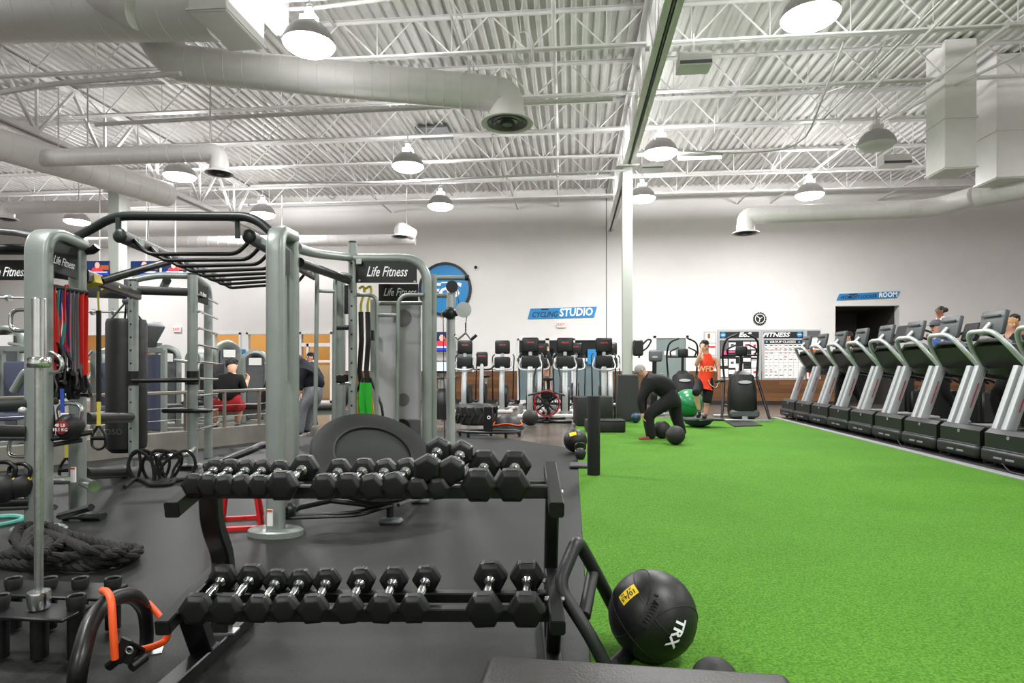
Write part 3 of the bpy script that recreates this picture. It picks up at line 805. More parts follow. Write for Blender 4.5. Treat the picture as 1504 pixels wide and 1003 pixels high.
# front posts sweep over at the top to their rear posts
def bigpost(a, za, b, zb, w=.135, d=.075, r=.2):
    side = (b - a).normalized()
    return lambda m: m.sweep(ujoin(a, za, b, zb, r), rrect(w, d, .03, 3), up=CAMN)
part('post', bigpost(pA, 2.2, up(pB, 0), 2.16, .175, .09, .3))
part('post', lambda m: m.sweep([up(pB, 0), up(pB, 2.14)], rrect(.11, .09, .03, 3), up=CAMN))
part('post', bigpost(pC, 2.18, up(pD, 0), 2.26, .125, .09, .16))
part('post', lambda m: m.sweep([up(pD, 0), up(pD, 2.3)], rrect(.115, .09, .03, 3), up=CAMN))
for p, r_, zt in ((pG, .052, 2.2), (pE, .058, 2.3), (pH, .045, 2.52)):
    part('post', lambda m: m.tube([up(p, 0), up(p, zt)], r_, 16))
    q = MB()
    for k in range(14 if p is not pE else 0):
        z = .35 + k * .15; c = up(p, z) + CAMN * r_; q.cyl(c - CAMN * .01, c + CAMN * .002, .011, 8)
    if p is not pE: q.ob('pin_holes', BLACKL, o)
    else: q.b.free()
    part('post_cap', lambda m: m.cyl(up(p, zt), up(p, zt + .02), r_ * .95, 16), RIGD)
part('post', lambda m: m.sweep(fillet([up(pF_, 0), up(pF_, 2.25), up(pE, 2.3)], .2, 6), rrect(.1, .1, .04, 3), up=CAMN))
part('post', lambda m: m.sweep(fillet([up(pI, 0), up(pI, 2.36), up(pH, 2.36)], .28, 8), ring(.05, 16)))
pJ = F(637, 698); part('post', lambda m: m.tube([up(pJ, 0), up(pJ, 2.24)], .036, 12))
for p, a in ((pC, .2), (pA, .2), (pG, .12), (pE, .12), (pH, .14), (pI, .14)):
    part('base_plate', lambda m: m.lathe([(a, 0.008), (a, .045), (a * .93, .055), (0, .055)], Matrix.Translation(up(p, 0)) @ Matrix.Diagonal((1, .62, 1, 1)), 24), RIG)
part('foot', lambda m: m.bar(up(pB, .035) + RT * -.1, up(pB, .035) + RT * .2, .1, .05, .02), RIGD)
part('foot', lambda m: m.bar(F(88, 758, .12), F(134, 745, .2), .06, .05, .02), BLACKM)
part('foot', lambda m: m.bar(F(58, 752, .1), F(80, 745, .16), .05, .04, .02), BLACKM)
# arch and monkey bars
part('arch', lambda m: m.tube(fillet([P(104, 352, 4.75), P(128, 340, 4.75), P(168, 317, 4.7), P(374, 318, 4.5), P(408, 350, 4.45)], .16, 6), .034, 14), RIGD)
ra, rb = P(176, 346, 4.6), P(336, 416, 7.2)
rc, re = P(366, 347, 4.6), P(462, 405, 6.75)
dr = (rb - ra).normalized()
for (a, b) in ((ra, rb), (rc, re)):
    part('monkey_bar_rail', lambda m: m.sweep([a, b], rrect(.06, .1, .02, 2), up=V((0, 0, 1))), BLACKM)
    part('rail_cap', lambda m: m.sph(a, .056, 16, (1, .5, 1)), RIGD)
    q = MB()
    for k in range(9):
        t = .1 + .1 * k; c = a.lerp(b, t); q.b2(c + V((.031, -.05, -.02)), c + V((.034, .05, .03)))
    q.ob('rail_slots', RIG, o)
for px, zc in ((174, 4.65), (349, 4.55)):
    part('hanger', lambda m: m.cyl(P(px, 320, zc), P(px, 350, zc), .02, 10), RIGD)
for k in range(8):
    t = .06 + .115 * k
    a, b = ra.lerp(rb, t), rc.lerp(re, t)
    d = (b - a).normalized()
    dz = V((0, 0, -.11))
    part('rung', lambda m: m.tube(fillet([a + d * .03, a + d * .14 + dz, b - d * .14 + dz, b - d * .03], .06, 4), .016, 10), BLACKM)
# links between the far posts
part('beam', lambda m: m.sweep([P(122, 404, 4.9), P(202, 434, 7.0)], rrect(.08, .1, .02, 2)), BLACKM)
part('beam', lambda m: m.sweep([up(pG, 2.1), up(pE, 2.1)], rrect(.06, .1, .02, 2)), BLACKM)
part('brace_tube', lambda m: m.tube([P(148, 413, 5.2), P(248, 384, 6.0)], .036, 12), BLACKM)
part('brace_tube', lambda m: m.tube(fillet([up(pG, 2.22), P(230, 404, 7.2), P(275, 405, 7.3), up(pE, 2.3)], .15, 5), .04, 12), RIG)
part('brace_tube', lambda m: m.tube(fillet([P(120, 370, 4.9), P(136, 368, 4.8), P(143, 362, 4.8)], .03, 3), .03, 12), BLACKM)
part('brace_tube', lambda m: m.tube([P(245, 412, 7.4), P(238, 425, 9)], .05, 8), RIGD)
for px, py, zc in ((133, 412, 5.1), (161, 418, 5.9)):
    part('webbing_loop', lambda m: m.sweep([P(px - 2, py - 6, zc), P(px + 2, py + 7, zc)], rrect(.13, .13, .02, 1)), YELLOW)
part('dip_bar', lambda m: m.tube([P(194, 559, 7.05), P(292, 558, 7.2)], .027, 12), BLACKM)
for p, zc in ((pG, 7.05), (pE, 7.2)):
    part('collar', lambda m: m.lathe([(.066, 0), (.066, .16), (.05, .16), (.05, 0)], Matrix.Translation(up(p, 1.0)), 16, False), BLACKM)
for k in range(9):
    z = .45 + .2 * k
    part('rung', lambda m: m.tube([up(pE, z) + RT * -.02, up(pE, z) + AX * .0 + RT * .08 + V((0, 0, .02)), up(pF_, z) + RT * .12], .014, 8), CHROME)
part('tray', lambda m: m.box(P(275, 603, 7.3), (.55, .16, .05), Matrix.Rotation(PSI, 3, 'Z'), .02), BLACKM)
for (a, b, zc, zd, r_) in ((128, 190, 5.3, 6.8, .04), (128, 190, 5.3, 6.8, .025)):
    pass
part('padded_bar', lambda m: m.tube([P(126, 613, 5.2), P(192, 612, 7.0)], .045, 12), BLACKM)
part('padded_bar', lambda m: m.tube([P(126, 620, 5.2), P(192, 618, 7.0)], .02, 10), RIGD)
part('padded_bar', lambda m: m.tube([P(124, 694, 5.0), P(188, 693, 6.9)], .042, 12), BLACKM)
part('padded_bar', lambda m: m.tube([P(124, 701, 5.0), P(188, 699, 6.9)], .02, 10), RIGD)
# chrome rope rail low between G and E
part('rope_rail', lambda m: m.tube(fillet([P(193, 672, 7.0), P(240, 671, 6.8), P(276, 667, 6.9), P(283, 660, 7.2)], .15, 5), .042, 12), CHROME)
# trays, hooks and stubs on the A/B posts
part('tray', lambda m: m.sweep([P(66, 645, 4.45), P(136, 634, 4.6)], rrect(.16, .035, .015, 2)), BLACKM)
part('tray', lambda m: m.sweep([P(64, 655, 4.45), P(120, 646, 4.6)], rrect(.08, .03, .01, 2)), RIGD)
part('tray', lambda m: m.sweep([P(62, 640, 4.7), P(80, 637, 4.75)], rrect(.1, .05, .015, 2)), BLACKM)
part('tray', lambda m: m.sweep([P(-20, 632, 4.3), P(40, 634, 4.4)], rrect(.12, .08, .015, 2)), BLACKM)
part('tray', lambda m: m.sweep([P(-20, 643, 4.3), P(40, 643, 4.4)], rrect(.12, .03, .01, 2)), RIGD)
part('arm', lambda m: m.sweep([P(-20, 597, 4.2), P(48, 593, 4.42)], rrect(.07, .09, .03, 2)), RIGD)
part('tray', lambda m: m.sweep([P(-20, 746, 4.25), P(40, 744, 4.4)], rrect(.12, .03, .01, 2)), RIGD)
part('tray', lambda m: m.sweep([P(-20, 738, 4.25), P(40, 736, 4.4)], rrect(.12, .05, .01, 2)), BLACKM)
def hook(pts, zc, mt=CHROME): part('hook', lambda m: m.tube(fillet([P(x, y, zc) for x, y in pts], .12, 6), .014, 10), mt)
hook([(44, 455), (16, 455), (15, 486), (42, 486)], 4.4)
hook([(40, 639), (14, 641), (13, 668), (24, 671), (68, 670)], 4.4)
hook([(40, 701), (17, 702), (16, 732), (24, 733), (68, 732)], 4.4)
hook([(30, 516), (76, 516), (92, 528), (90, 547), (68, 546)], 4.4)
part('chrome_stub', lambda m: m.cyl(P(73, 705, 4.6), P(101, 705, 4.7), .034, 16), CHROME)
part('chrome_stub', lambda m: m.cyl(P(124, 708, 4.7), P(138, 714, 4.4), .04, 16), CHROME)
part('band_peg', lambda m: m.tube([P(68, 420, 4.5), P(128, 430, 4.75)], .022, 10), RIGD)
part('knob', lambda m: m.sph(P(33, 603, 4.2), .026, 14), SILVER)
part('lever', lambda m: m.tube(fillet([P(20, 575, 4.5), P(38, 545, 4.5), P(52, 548, 4.5), P(40, 600, 4.5)], .06, 4), .03, 10), RIG)
# boards
def board(quad, th, txt, size, ctr, roll=0, w=None):
    a, b, c, d = [V(q) for q in quad]
    n = (b - a).cross(d - a).normalized()
    if n.dot(V((0, 0, EYE)) - a) < 0: n = -n
    m = MB(); m.add([a, b, c, d, a - n * -.0 - n * th, b - n * th, c - n * th, d - n * th], [(0, 1, 2, 3), (7, 6, 5, 4), (0, 4, 5, 1), (1, 5, 6, 2), (2, 6, 7, 3), (3, 7, 4, 0)])
    bo = m.ob('name_board', BLACKP, o)
    if txt: text(txt, size, WHITEL, bo, face((a + b + c + d) / 4 + (b - a).normalized() * V(ctr).x + V((0, 0, V(ctr).z)) + n * .004, n, roll), shear=.4, off=.01, w=w)
    return bo
def bq(x0, y0, z0, x1, y1, z1, h0, h1): return [P(x0, y0, z0), P(x1, y1, z1), P(x1, y1 + h1, z1), P(x0, y0 + h0, z0)]
board(bq(66, 352, 4.42, 114, 362, 4.72, 42, 48), .02, 'Life Fitness', .085, (.02, 0, -.03), -.1, .2)
board(bq(80, 398, 4.8, 106, 402, 4.9, 10, 10), .02, None, 0, 0)
board(bq(-12, 382, 5.6, 42, 382, 5.6, 29, 29), .02, 'Life Fitness', .12, (-.02, 0, -.02), 0, .36)
board(bq(128, 413, 6.2, 186, 423, 6.9, 24, 16), .02, None, 0, 0)
board(bq(290, 417, 7.4, 306, 422, 7.55, 26, 26), .02, 'Life Fitness', .07, (0, 0, 0), -.15, .1)
board(bq(523, 384, 6.48, 612, 384, 6.48, 31, 31), .02, 'Life Fitness', .15, (.01, 0, 0), 0, .435)
board(bq(556, 417, 6.9, 614, 417, 6.9, 25, 25), .02, 'Life Fitness', .125, (.02, 0, 0), 0, .37)
board(bq(417, 363, 4.5, 426, 368, 4.9, 40, 36), .02, None, 0, 0)
part('corner_bracket', lambda m: m.box(P(527, 384, 6.44), (.06, .015, .06), None, .004), SILVER)
for px, py in ((528, 412), (609, 414)): part('bolt', lambda m: m.sph(P(px, py, 6.45), .014, 10), SILVER)
# left neighbour tube ends
part('arch', lambda m: m.tube(fillet([P(-20, 338, 5.6), P(30, 342, 5.2), P(60, 348, 4.6)], .2, 5), .03, 12), RIGD)
part('brace_tube', lambda m: m.tube([P(-20, 366, 5.6), P(44, 366, 5.5)], .05, 12), BLACKM)
# right of C
part('brace_tube', lambda m: m.tube(fillet([P(436, 364, 5.0), P(462, 372, 5.6), P(514, 378, 6.5)], .5, 5), .043, 14), RIG)
part('brace_tube', lambda m: m.tube([P(440, 385, 5.0), P(512, 412, 6.5)], .04, 12), BLACKM)
part('ladder_frame', lambda m: (m.tube(fillet([P(440, 392, 5.9), P(466, 396, 6.0), P(463, 625, 6.0), ], .12, 5), .02, 10), m.tube(fillet([P(515, 404, 6.4), P(492, 401, 6.2), P(490, 640, 6.2)], .12, 5), .02, 10), m.tube([P(465, 427, 6.0), P(491, 428, 6.2)], .018, 8)))
part('ladder_frame', lambda m: (m.tube(fillet([P(524, 433, 6.45), P(554, 433, 6.45), P(553, 617, 6.45)], .12, 5), .021, 10), m.tube(fillet([P(622, 433, 6.45), P(585, 433, 6.45), P(583, 632, 6.45)], .12, 5), .021, 10), m.tube([P(553, 463, 6.45), P(584, 463, 6.45)], .019, 8)))
part('ladder_frame', lambda m: m.tube([P(419, 400, 4.9), P(420, 560, 4.9)], .012, 8))
part('cross_tube', lambda m: m.tube([P(556, 446, 6.9), P(626, 445, 6.7)], .022, 10))
part('side_post', lambda m: m.sweep([P(500, 412, 6.9), P(500, 692, 6.9)], rrect(.1, .1, .02, 2), up=CAMN))
part('side_post', lambda m: m.sweep([P(548, 440, 7.1), P(548, 688, 7.1)], rrect(.055, .055, .01, 2), up=CAMN))
part('adjuster', lambda m: m.tube([P(494, 481, 6.7), P(514, 481, 6.5)], .03, 10), BLACKM)
part('adjuster', lambda m: m.b2(P(545, 485, 6.95), P(550, 500, 7.0)), BLACKM)
part('tray', lambda m: m.box(P(504, 556, 6.6), (.14, .12, .09), None, .015), BLACKM)
part('adjuster', lambda m: m.tube([P(499, 564, 6.6), P(514, 562, 6.45)], .016, 8), CHROME)
part('name_strip', lambda m: m.box(P(509, 440, 6.8), (.05, .02, .32), None, .005), BLACKM)
# shroud panels of the weight stack
part('shroud', lambda m: m.box(P(585, 532, 7.1), (.53, .04, 1.36), Matrix.Rotation(PSI, 3, 'Z'), .01), LGREY)
part('shroud_base', lambda m: m.box(P(586, 655, 7.05), (.52, .05, .62), Matrix.Rotation(PSI, 3, 'Z'), .01), DGREY)
for px, py, r_ in ((592, 467, .1), (592, 587, .075)):
    part('shroud_mark', lambda m: m.lathe([(0, .003), (r_, .003), (r_, 0)], face(P(px, py, 7.07), CAMN), 24), GREYB)
part('round_logo', lambda m: m.lathe([(.06, .004), (.1, .004), (.1, 0), (.06, 0)], face(P(590, 628, 7.01), CAMN), 24, False), BLACKL)
part('round_logo', lambda m: (m.box(P(590, 628, 7.0), (.03, .01, .18)), m.box(P(590, 628, 7.0), (.12, .01, .03))), BLACKL)
# labels on the posts
for p0, p1 in ((P(105, 686, 4.62), P(112, 708, 4.62)), (P(393, 748, 4.28), P(401, 772, 4.28))):
    part('warning_label', lambda m: m.box((p0 + p1) / 2 + CAMN * (.005), (abs((p1 - p0).dot(RT)), .012, abs(p1.z - p0.z)), Matrix.Rotation(PSI, 3, 'Z')), PAPER)
    part('label_stripe', lambda m: m.box(V(((p0.x + p1.x) / 2, (p0.y + p1.y) / 2, p0.z - .008)) + CAMN * .008, (abs((p1 - p0).dot(RT)), .012, .014), Matrix.Rotation(PSI, 3, 'Z')), ORP)
# ---------------------------------------------------------------- accessories of the rig
# heavy bag
c = P(186, 480, 7.3); o = root('heavy_bag', P(186, 660, 7.3), 'tall black punching bag hanging behind the pull-up frame', 'punching bag')
m = MB(); m.lathe([(0, 0), (.16, .008), (.21, .06), (.215, .14), (.215, 1.53), (.2, 1.58), (0, 1.58)], Matrix.Translation(up(c, P(186, 664, 7.3).z)), 28); m.ob('bag', VINYL, o)
zt = P(186, 664, 7.3).z + 1.58
for k in range(4):
    a = PI / 4 + k * PI / 2; m = MB(); m.tube([up(c, zt) + V((.16 * math.cos(a), .16 * math.sin(a), -.01)), up(c, zt + .22)], .012, 6); m.ob('strap', BLACKP, o)
m = MB(); m.cyl(up(c, zt + .2), up(c, 2.25), .03, 10); m.sph(up(c, zt + .22), .05, 12); m.ob('hanger', GREYP, o)
text('OSO', .1, GREYP, o, face(P(184, 632, 7.3) + CAMN * .217, CAMN))
# resistance bands on the peg
BANDS = [(75, REDB, 424, 545), (82, REDB, 420, 500), (88, TEAL, 424, 505), (92, BLUEB, 424, 530), (97, REDB, 420, 515), (104, PURP, 424, 540), (110, GREYB, 426, 550), (116, GREYB, 428, 540), (122, REDB, 432, 552)]
bn = ['wide red resistance band, leftmost on the peg', 'thin red resistance band, second on the peg', 'teal resistance band on the peg', 'blue resistance band on the peg', 'red resistance band in the middle of the peg', 'purple resistance band on the peg', 'grey resistance band left of its grey twin', 'grey resistance band beside the rightmost red one', 'wide red resistance band, rightmost on the peg']
for (px, mt, y0, y1), lab in zip(BANDS, bn):
    zc = 4.5 + (px - 68) / 60 * .25
    m = MB(); w_ = .034 if 'wide' in lab else .021
    pts = fillet([P(px - 2, y1, zc), P(px - 3.5 + 2 * math.sin(px), (y0 + y1) / 2, zc - .02), P(px - 2.5, y0 + 6, zc - .03), P(px, y0 - 4, zc), P(px + 4.5, y0 + 6, zc + .03), P(px + 5.5 + 2 * math.cos(px), (y0 + y1) / 2 + 8, zc + .02), P(px + 4, y1 - 4, zc + .02), P(px + 1, y1 + 6, zc)], .05, 4)
    m.sweep(pts, rrect(w_, .006, .002, 1), up=CAMN)
    ob_ = m.ob('resistance_band', mt); tag(ob_, lab, 'exercise band', 'resistance bands on the rig')
    m = MB(); h = P(px + 1 + R.uniform(-4, 4), y1 + 14 + R.uniform(0, 14), zc); m.tube(fillet([P(px, y1 + 2, zc), h + V((-.035, 0, .02)), h + V((-.03, 0, -.04)), h + V((.04, -.02, -.04)), h + V((.035, 0, .02)), P(px + 1, y1 + 2, zc)], .02, 3), .011, 8)
    m.cyl(h + V((-.045, 0, -.042)), h + V((.05, -.02, -.042)), .018, 10); q = m.ob('handle', BLACKP); q.parent = ob_
# black padded ankle and belt gear hanging low
o = root('training_belt', P(80, 580, 4.5), 'tangle of black padded straps hanging from the rig post', 'straps')
m = MB()
for k in range(10):
    a = P(70 + 6 * k, 545 + R.uniform(0, 12), 4.55 + .02 * k); b = P(66 + 7 * k, 572 + R.uniform(-4, 14), 4.5 + .02 * k); c = P(80 + 5 * k, 565 + R.uniform(0, 24), 4.6)
    m.sweep(fillet([a, b, c], .06, 4), rrect(.035, .012, .004, 1), up=CAMN)
m.ob('straps', FABRIC, o)
m = MB(); m.sweep(fillet([P(72, 585, 4.5), P(78, 632, 4.5), P(68, 640, 4.5)], .1, 5), rrect(.05, .03, .01, 1), up=CAMN); m.ob('belt', FABRIC, o)
m = MB(); m.sweep([P(91, 571, 4.4), P(92, 606, 4.4)], rrect(.028, .01, .003, 1), up=CAMN); m.ob('blue_tag', BLUEB, o)
# kettlebells
def kettlebell(c, r, mt_h, label, disc=None, txt=None, band=None):
    c = V(c); o = root('kettlebell', (c.x, c.y, c.z - r), label, 'kettlebell')
    m = MB(); m.lathe([(0, -r), (r * .55, -r), (r * .8, -r * .72), (r, 0), (r * .85, r * .55), (r * .5, r * .88), (0, r * .95)], Matrix.Translation(c), 24); m.ob('body', RUBBER, o)
    m = MB(); m.tube(fillet([c + RT * -r * .75 + V((0, 0, r * .55)), c + RT * -r * .95 + V((0, 0, r * 1.35)), c + RT * -r * .45 + V((0, 0, r * 1.75)), c + RT * r * .45 + V((0, 0, r * 1.75)), c + RT * r * .95 + V((0, 0, r * 1.35)), c + RT * r * .75 + V((0, 0, r * .55))], r * .4, 4), r * .16, 10); m.ob('handle', mt_h, o)
    if disc:
        Mx = face(c + CAMN * r * .97, CAMN); m = MB(); m.lathe([(0, .006), (r * .5, .0), (r * .5, -.03), (0, -.03)], Mx, 20); dd = m.ob('weight_disc', disc, o)
        if txt:
            for k, t_ in enumerate(txt): text(t_, r * .34, WHITEL, dd, Mx @ Matrix.Translation((0, r * (.16 - .33 * k), .008)))
    if band:
        m = MB(); m.tube([c + RT * s for s in (-r * .85, -r * .7)], r * .2, 8); m.tube([c + RT * s + V((0, 0, r * .55)) for s in (r * .7, r * .9)], r * .18, 8); m.tube([c + RT * s + V((0, 0, r * .55)) for s in (-r * .9, -r * .7)], r * .18, 8); m.ob('colour_band', band, o)
    return o
kettlebell(P(103, 626, 4.5), .096, CHROME, 'black kettlebell with a red disc on the rig tray', mat('kettlebell_red', '#7a1f18', .5), ['40 LB', '18.1 KG'])
kettlebell(P(29, 712, 4.35), .085, BLACKM, 'black kettlebell on the low tray beside the front post', None, None, YELLOW)
kettlebell(P(4, 715, 4.3), .1, BLACKM, 'black kettlebell on the low tray at the left edge', None, None, YELLOW)
# suspension trainers
def suspension(x, y0, y1, y2, zc, label, yel=YELLOW):
    o = root('suspension_trainer', P(x, y0, zc), label, 'suspension trainer', 'suspension trainers on the rig')
    m = MB(); m.tube([P(x - 1, y0 - 28, zc), P(x, y0, zc)], .008, 6); m.ob('anchor_strap', yel, o)
    m = MB(); m.sweep([P(x, y0, zc), P(x, y1, zc)], rrect(.038, .02, .005, 1), up=CAMN); m.ob('strap', BLACKP, o)
    m = MB(); m.sweep([P(x, y1, zc - .01), P(x, y2, zc - .01)], rrect(.03, .012, .003, 1), up=CAMN); m.ob('yellow_strap', yel, o)
    m = MB(); h = P(x, y2 + 22, zc)
    m.tube(fillet([P(x - 1, y2, zc), h + RT * -.06 + V((0, 0, .04)), h + RT * -.055 + V((0, 0, -.05)), h + RT * .0 + V((0, 0, -.08)), h + RT * .055 + V((0, 0, -.05)), h + RT * .06 + V((0, 0, .04)), P(x + 1, y2, zc)], .05, 5), .011, 8); m.ob('foot_loop', BLACKP, o)
    m = MB(); m.cyl(h + RT * -.06 + V((0, 0, .02)), h + RT * .06 + V((0, 0, .02)), .017, 12); m.ob('handle', BLACKM, o)
suspension(145, 456, 590, 625, 5.1, 'black and yellow suspension strap left of the punching bag')
suspension(98, 640, 650, 672, 4.9, 'black suspension handle with yellow strap between the two front posts')
for k, (x, lab) in enumerate(((530, 'left black suspension strap under the name boards'), (540, 'right black suspension strap under the name boards'))):
    zc = 6.6; o = root('suspension_trainer', P(x, 470, zc), lab, 'suspension trainer', 'suspension trainers on the rig')
    m = MB(); m.tube(fillet([P(x - 3, 424, zc), P(x + 4, 419, zc), P(x + 6, 428, zc), P(x, 445, zc), P(x, 460, zc)], .04, 4), .014, 8); m.ob('anchor_strap', YELLOW, o)
    m = MB(); m.sweep([P(x, 458, zc), P(x + 1, 500, zc), P(x - 2, 545, zc), P(x + 2, 570, zc)], rrect(.05, .03, .005, 1), up=CAMN); m.ob('strap', BLACKP, o)
    m = MB(); m.sweep([P(x + 1, 560, zc + .03), P(x - 5 + 12 * k, 610, zc + .03)], rrect(.05, .012, .004, 1), up=CAMN); m.ob('yellow_strap', YELLOW, o)
    h = P(x + 14 * k, 585 + 18 * k, zc - .05); m = MB(); m.tube(fillet([P(x + 3, 555, zc), h + RT * -.08, h + RT * -.05 + V((0, 0, -.2)), h + RT * .07 + V((0, 0, -.16)), h + RT * .05 + V((0, 0, .05)), P(x + 4, 555, zc)], .06, 4), .014, 8); m.ob('handle', BLACKP, o)
o = root('resistance_band', P(537, 590, 6.5), 'bright green loop band hanging under the name boards', 'exercise band')
for k in (0, 1):
    m = MB(); m.sweep(fillet([P(534 + 6 * k, 562, 6.5), P(531 + 9 * k, 590, 6.5), P(536 + 5 * k, 612, 6.5)], .1, 4), rrect(.075, .01, .003, 1), up=CAMN); m.ob('band_strand', GREENB, o)
# rope loops on the chrome rail
o = root('jump_rope_bundle', F(235, 714), 'black ropes looped over the low chrome rail', 'rope')
for k in range(7):
    x = 205 + 9 * k; m = MB(); zc = 6.6 + R.uniform(-.1, .1)
    c = P(x + R.uniform(-4, 4), 688, zc); a_ = .10 + R.uniform(-.05, .05); w1, w2 = R.uniform(-.05, .05), R.uniform(-.04, .04)
    m.tube([c + RT * (a_ * math.cos(t) + .06 * math.sin(t) * (k - 3) / 3) + RT * (w1 * math.sin(2 * t) + w2 * math.cos(3 * t)) + V((0, .06 * math.cos(t), .19 * math.sin(t) + w2 * math.sin(2 * t))) for t in [2 * PI * j / 22 for j in range(22)]], .016, 8, closed=True); m.ob('rope_loop', ROPE, o)
m = MB(); m.tube(fillet([F(183, 715, .03), F(200, 700, .03), F(230, 716, .03), F(262, 700, .03), F(250, 712, .03), F(210, 712, .03), F(300, 700, .03)], .3, 5), .018, 8); m.ob('rope_tail', ROPE, o)
# floor tubes between E and C : folded handle and plate
o = root('landmine_bar', F(340, 672), 'black bar lying on the floor behind the grey post', 'bar')
m = MB(); m.tube(fillet([F(300, 688, .05), F(330, 676, .12), F(372, 660, .2), F(382, 654, .22), F(430, 650, .2)], .1, 4), .045, 12); m.ob('bar', BLACKM, o)
m = MB(); m.b2(F(280, 692, .0), F(322, 676, .0) + V((0, 0, .05)), .01); m.ob('foot_plate', BLACKM, o)
# teal ring at left
m = MB(); c = F(-8, 766, .02); m.tube([c + V((.17 * math.cos(t), .17 * math.sin(t), 0)) for t in [2 * PI * j / 24 for j in range(24)]], .02, 8, closed=True); tag(m.ob('loop_band', TEAL), 'teal loop lying on the floor at the left edge', 'exercise band')
# battle rope pile : several coils of twisted rope
def rope_path(pts, r, o, nm='rope_strand'):
    sm = fillet(pts, .25, 6)
    L = 0; out = MB()
    path = [sm[0]]
    for a, b in zip(sm[:-1], sm[1:]):
        n = max(1, int((b - a).length / .012)); path += [a.lerp(b, (k + 1) / n) for k in range(n)]
    for s in range(3):
        pp = []
        for i, p in enumerate(path):
            t = path[min(i + 1, len(path) - 1)] - path[max(i - 1, 0)]
            n, b = frame(t, V((0, 0, 1)))
            a = s * 2 * PI / 3 + i * .012 / .15 * 2 * PI
            pp.append(p + (n * math.cos(a) + b * math.sin(a)) * r * .5)
        out.tube(pp[::2], r * .6, 7)
    return out.ob(nm, ROPE, o)
o = root('battle_rope', F(95, 800), 'thick black battle rope heaped on the floor at left', 'rope')
zc0 = .045
heap = [[(-15, 815), (30, 822), (80, 822), (130, 826), (180, 815), (205, 803), (190, 795), (140, 797), (90, 800), (40, 795), (20, 785)],
        [(20, 785), (45, 772), (75, 776), (100, 790), (140, 793), (208, 797), (198, 808), (150, 818), (100, 815), (50, 808), (-15, 808)],
        [(30, 765), (22, 780), (35, 800), (70, 812), (120, 808), (165, 806), (185, 800), (150, 790), (110, 780), (80, 770), (60, 762), (35, 765)],
        [(75, 765), (100, 778), (85, 795), (55, 800), (40, 785), (60, 772), (95, 785), (130, 800), (175, 802)],
        [(35, 795), (50, 778), (75, 790), (60, 806), (35, 800), (45, 770), (70, 764)]]
for i, hp in enumerate(heap): rope_path([F(x, y + 8, zc0 + .042 * i * (.6 + .4 * R.random())) for x, y in hp], .03, o)
# ---------------------------------------------------------------- cable tower right of the rig
o = root('cable_tower', F(661, 690), 'slim silver cable column with pulleys and a bent pull bar', 'cable machine')
zc = 7.2; PP = lambda x, y, dz=0: P(x, y, zc + dz)
part('column', lambda m: m.tube([PP(662, 690), PP(662, 430)], .052, 16), SILVER)
part('column', lambda m: m.sweep([PP(664, 470), PP(664, 430)], rrect(.07, .07, .01, 1), up=CAMN), RIG)
part('base_plate', lambda m: m.lathe([(.18, 0.008), (.18, .03), (0, .03)], Matrix.Translation(up(PP(662, 690), 0)), 20), SILVER)
part('top_arm', lambda m: m.tube([PP(622, 408), PP(684, 408)], .028, 12), RIG)
part('arm_cap', lambda m: m.tube([PP(683, 408), PP(689, 408)], .034, 12), BLACKM)
part('lower_arm', lambda m: m.tube([PP(632, 434), PP(662, 434)], .026, 12), RIG)
part('pulley', lambda m: m.lathe([(0, -.02), (.07, -.02), (.07, .02), (0, .02)], face(PP(664, 421, -.08), CAMN), 20), BLACKM)
part('pulley', lambda m: m.lathe([(0, -.015), (.09, -.015), (.09, .015), (0, .015)], face(PP(681, 455, -.1), CAMN), 24), SILVER)
part('carriage', lambda m: (m.sph(PP(661, 460, -.05), .075, 14), m.tube([PP(651, 462, -.05), PP(672, 460, -.05)], .035, 10)), RIGD)
part('carriage_pin', lambda m: m.tube([PP(649, 455, -.05), PP(649, 466, -.05)], .008, 6), CHROME)
part('cable', lambda m: (m.tube([PP(651, 466, -.05), PP(653, 660, -.05)], .005, 6), m.tube([PP(671, 425, -.08), PP(675, 452, -.1)], .005, 6), m.tube([PP(686, 462, -.1), PP(684, 476, -.1)], .005, 6)), BLACKM)
part('chain', lambda m: [m.tube([PP(684 + .5 * math.sin(t), 476 + 4 * k + 2 * math.cos(t), -.1) for t in [2 * PI * j / 8 for j in range(8)]], .005, 5, closed=True) for k in range(4)], BLACKM)
part('pull_bar', lambda m: m.tube([PP(668, 491, -.1), PP(672, 499, -.1), PP(684, 489, -.1), PP(692, 499, -.1), PP(700, 492, -.1)], .014, 10), CHROME)
part('pull_bar_grip', lambda m: m.tube([PP(692, 499, -.1), PP(700, 492, -.1)], .018, 10), BLACKM)
# ---------------------------------------------------------------- rebounder
c = P(548, 668, 4.75); o = root('rebounder', F(560, 768), 'round black tilted trampoline rebounder standing behind the dumbbells', 'trampoline')
n = (V((0, 0, 1)) * .80 - AX * .53 + RT * .32).normalized()
Mx = Matrix.Translation(c) @ n.to_track_quat('Z', 'Y').to_matrix().to_4x4()
r = .475
m = MB(); m.lathe([(r * .62, .02), (r * .66, .03), (r * .97, .02), (r, .0), (r * .98, -.02), (r * .6, -.02)], Mx, 48, False); m.ob('pad_ring', RUBBER, o)
m = MB(); m.lathe([(0, .0), (r * .64, .0), (r * .64, -.012), (0, -.012)], Mx, 40); m.ob('jump_mat', mat('jump_mat', '#272928', .8, noise=.1, scale=80), o)
m = MB(); m.tube([Mx @ V((r * .93 * math.cos(t), r * .93 * math.sin(t), -.04)) for t in [2 * PI * j / 40 for j in range(40)]], .02, 8, closed=True); m.ob('rim_tube', BLACKM, o)
part('stand_post', lambda m: m.tube([Mx @ V((0, -.1, -.05)), P(573, 735, 4.75), up(F(573, 768), .03)], .03, 10), BLACKM)
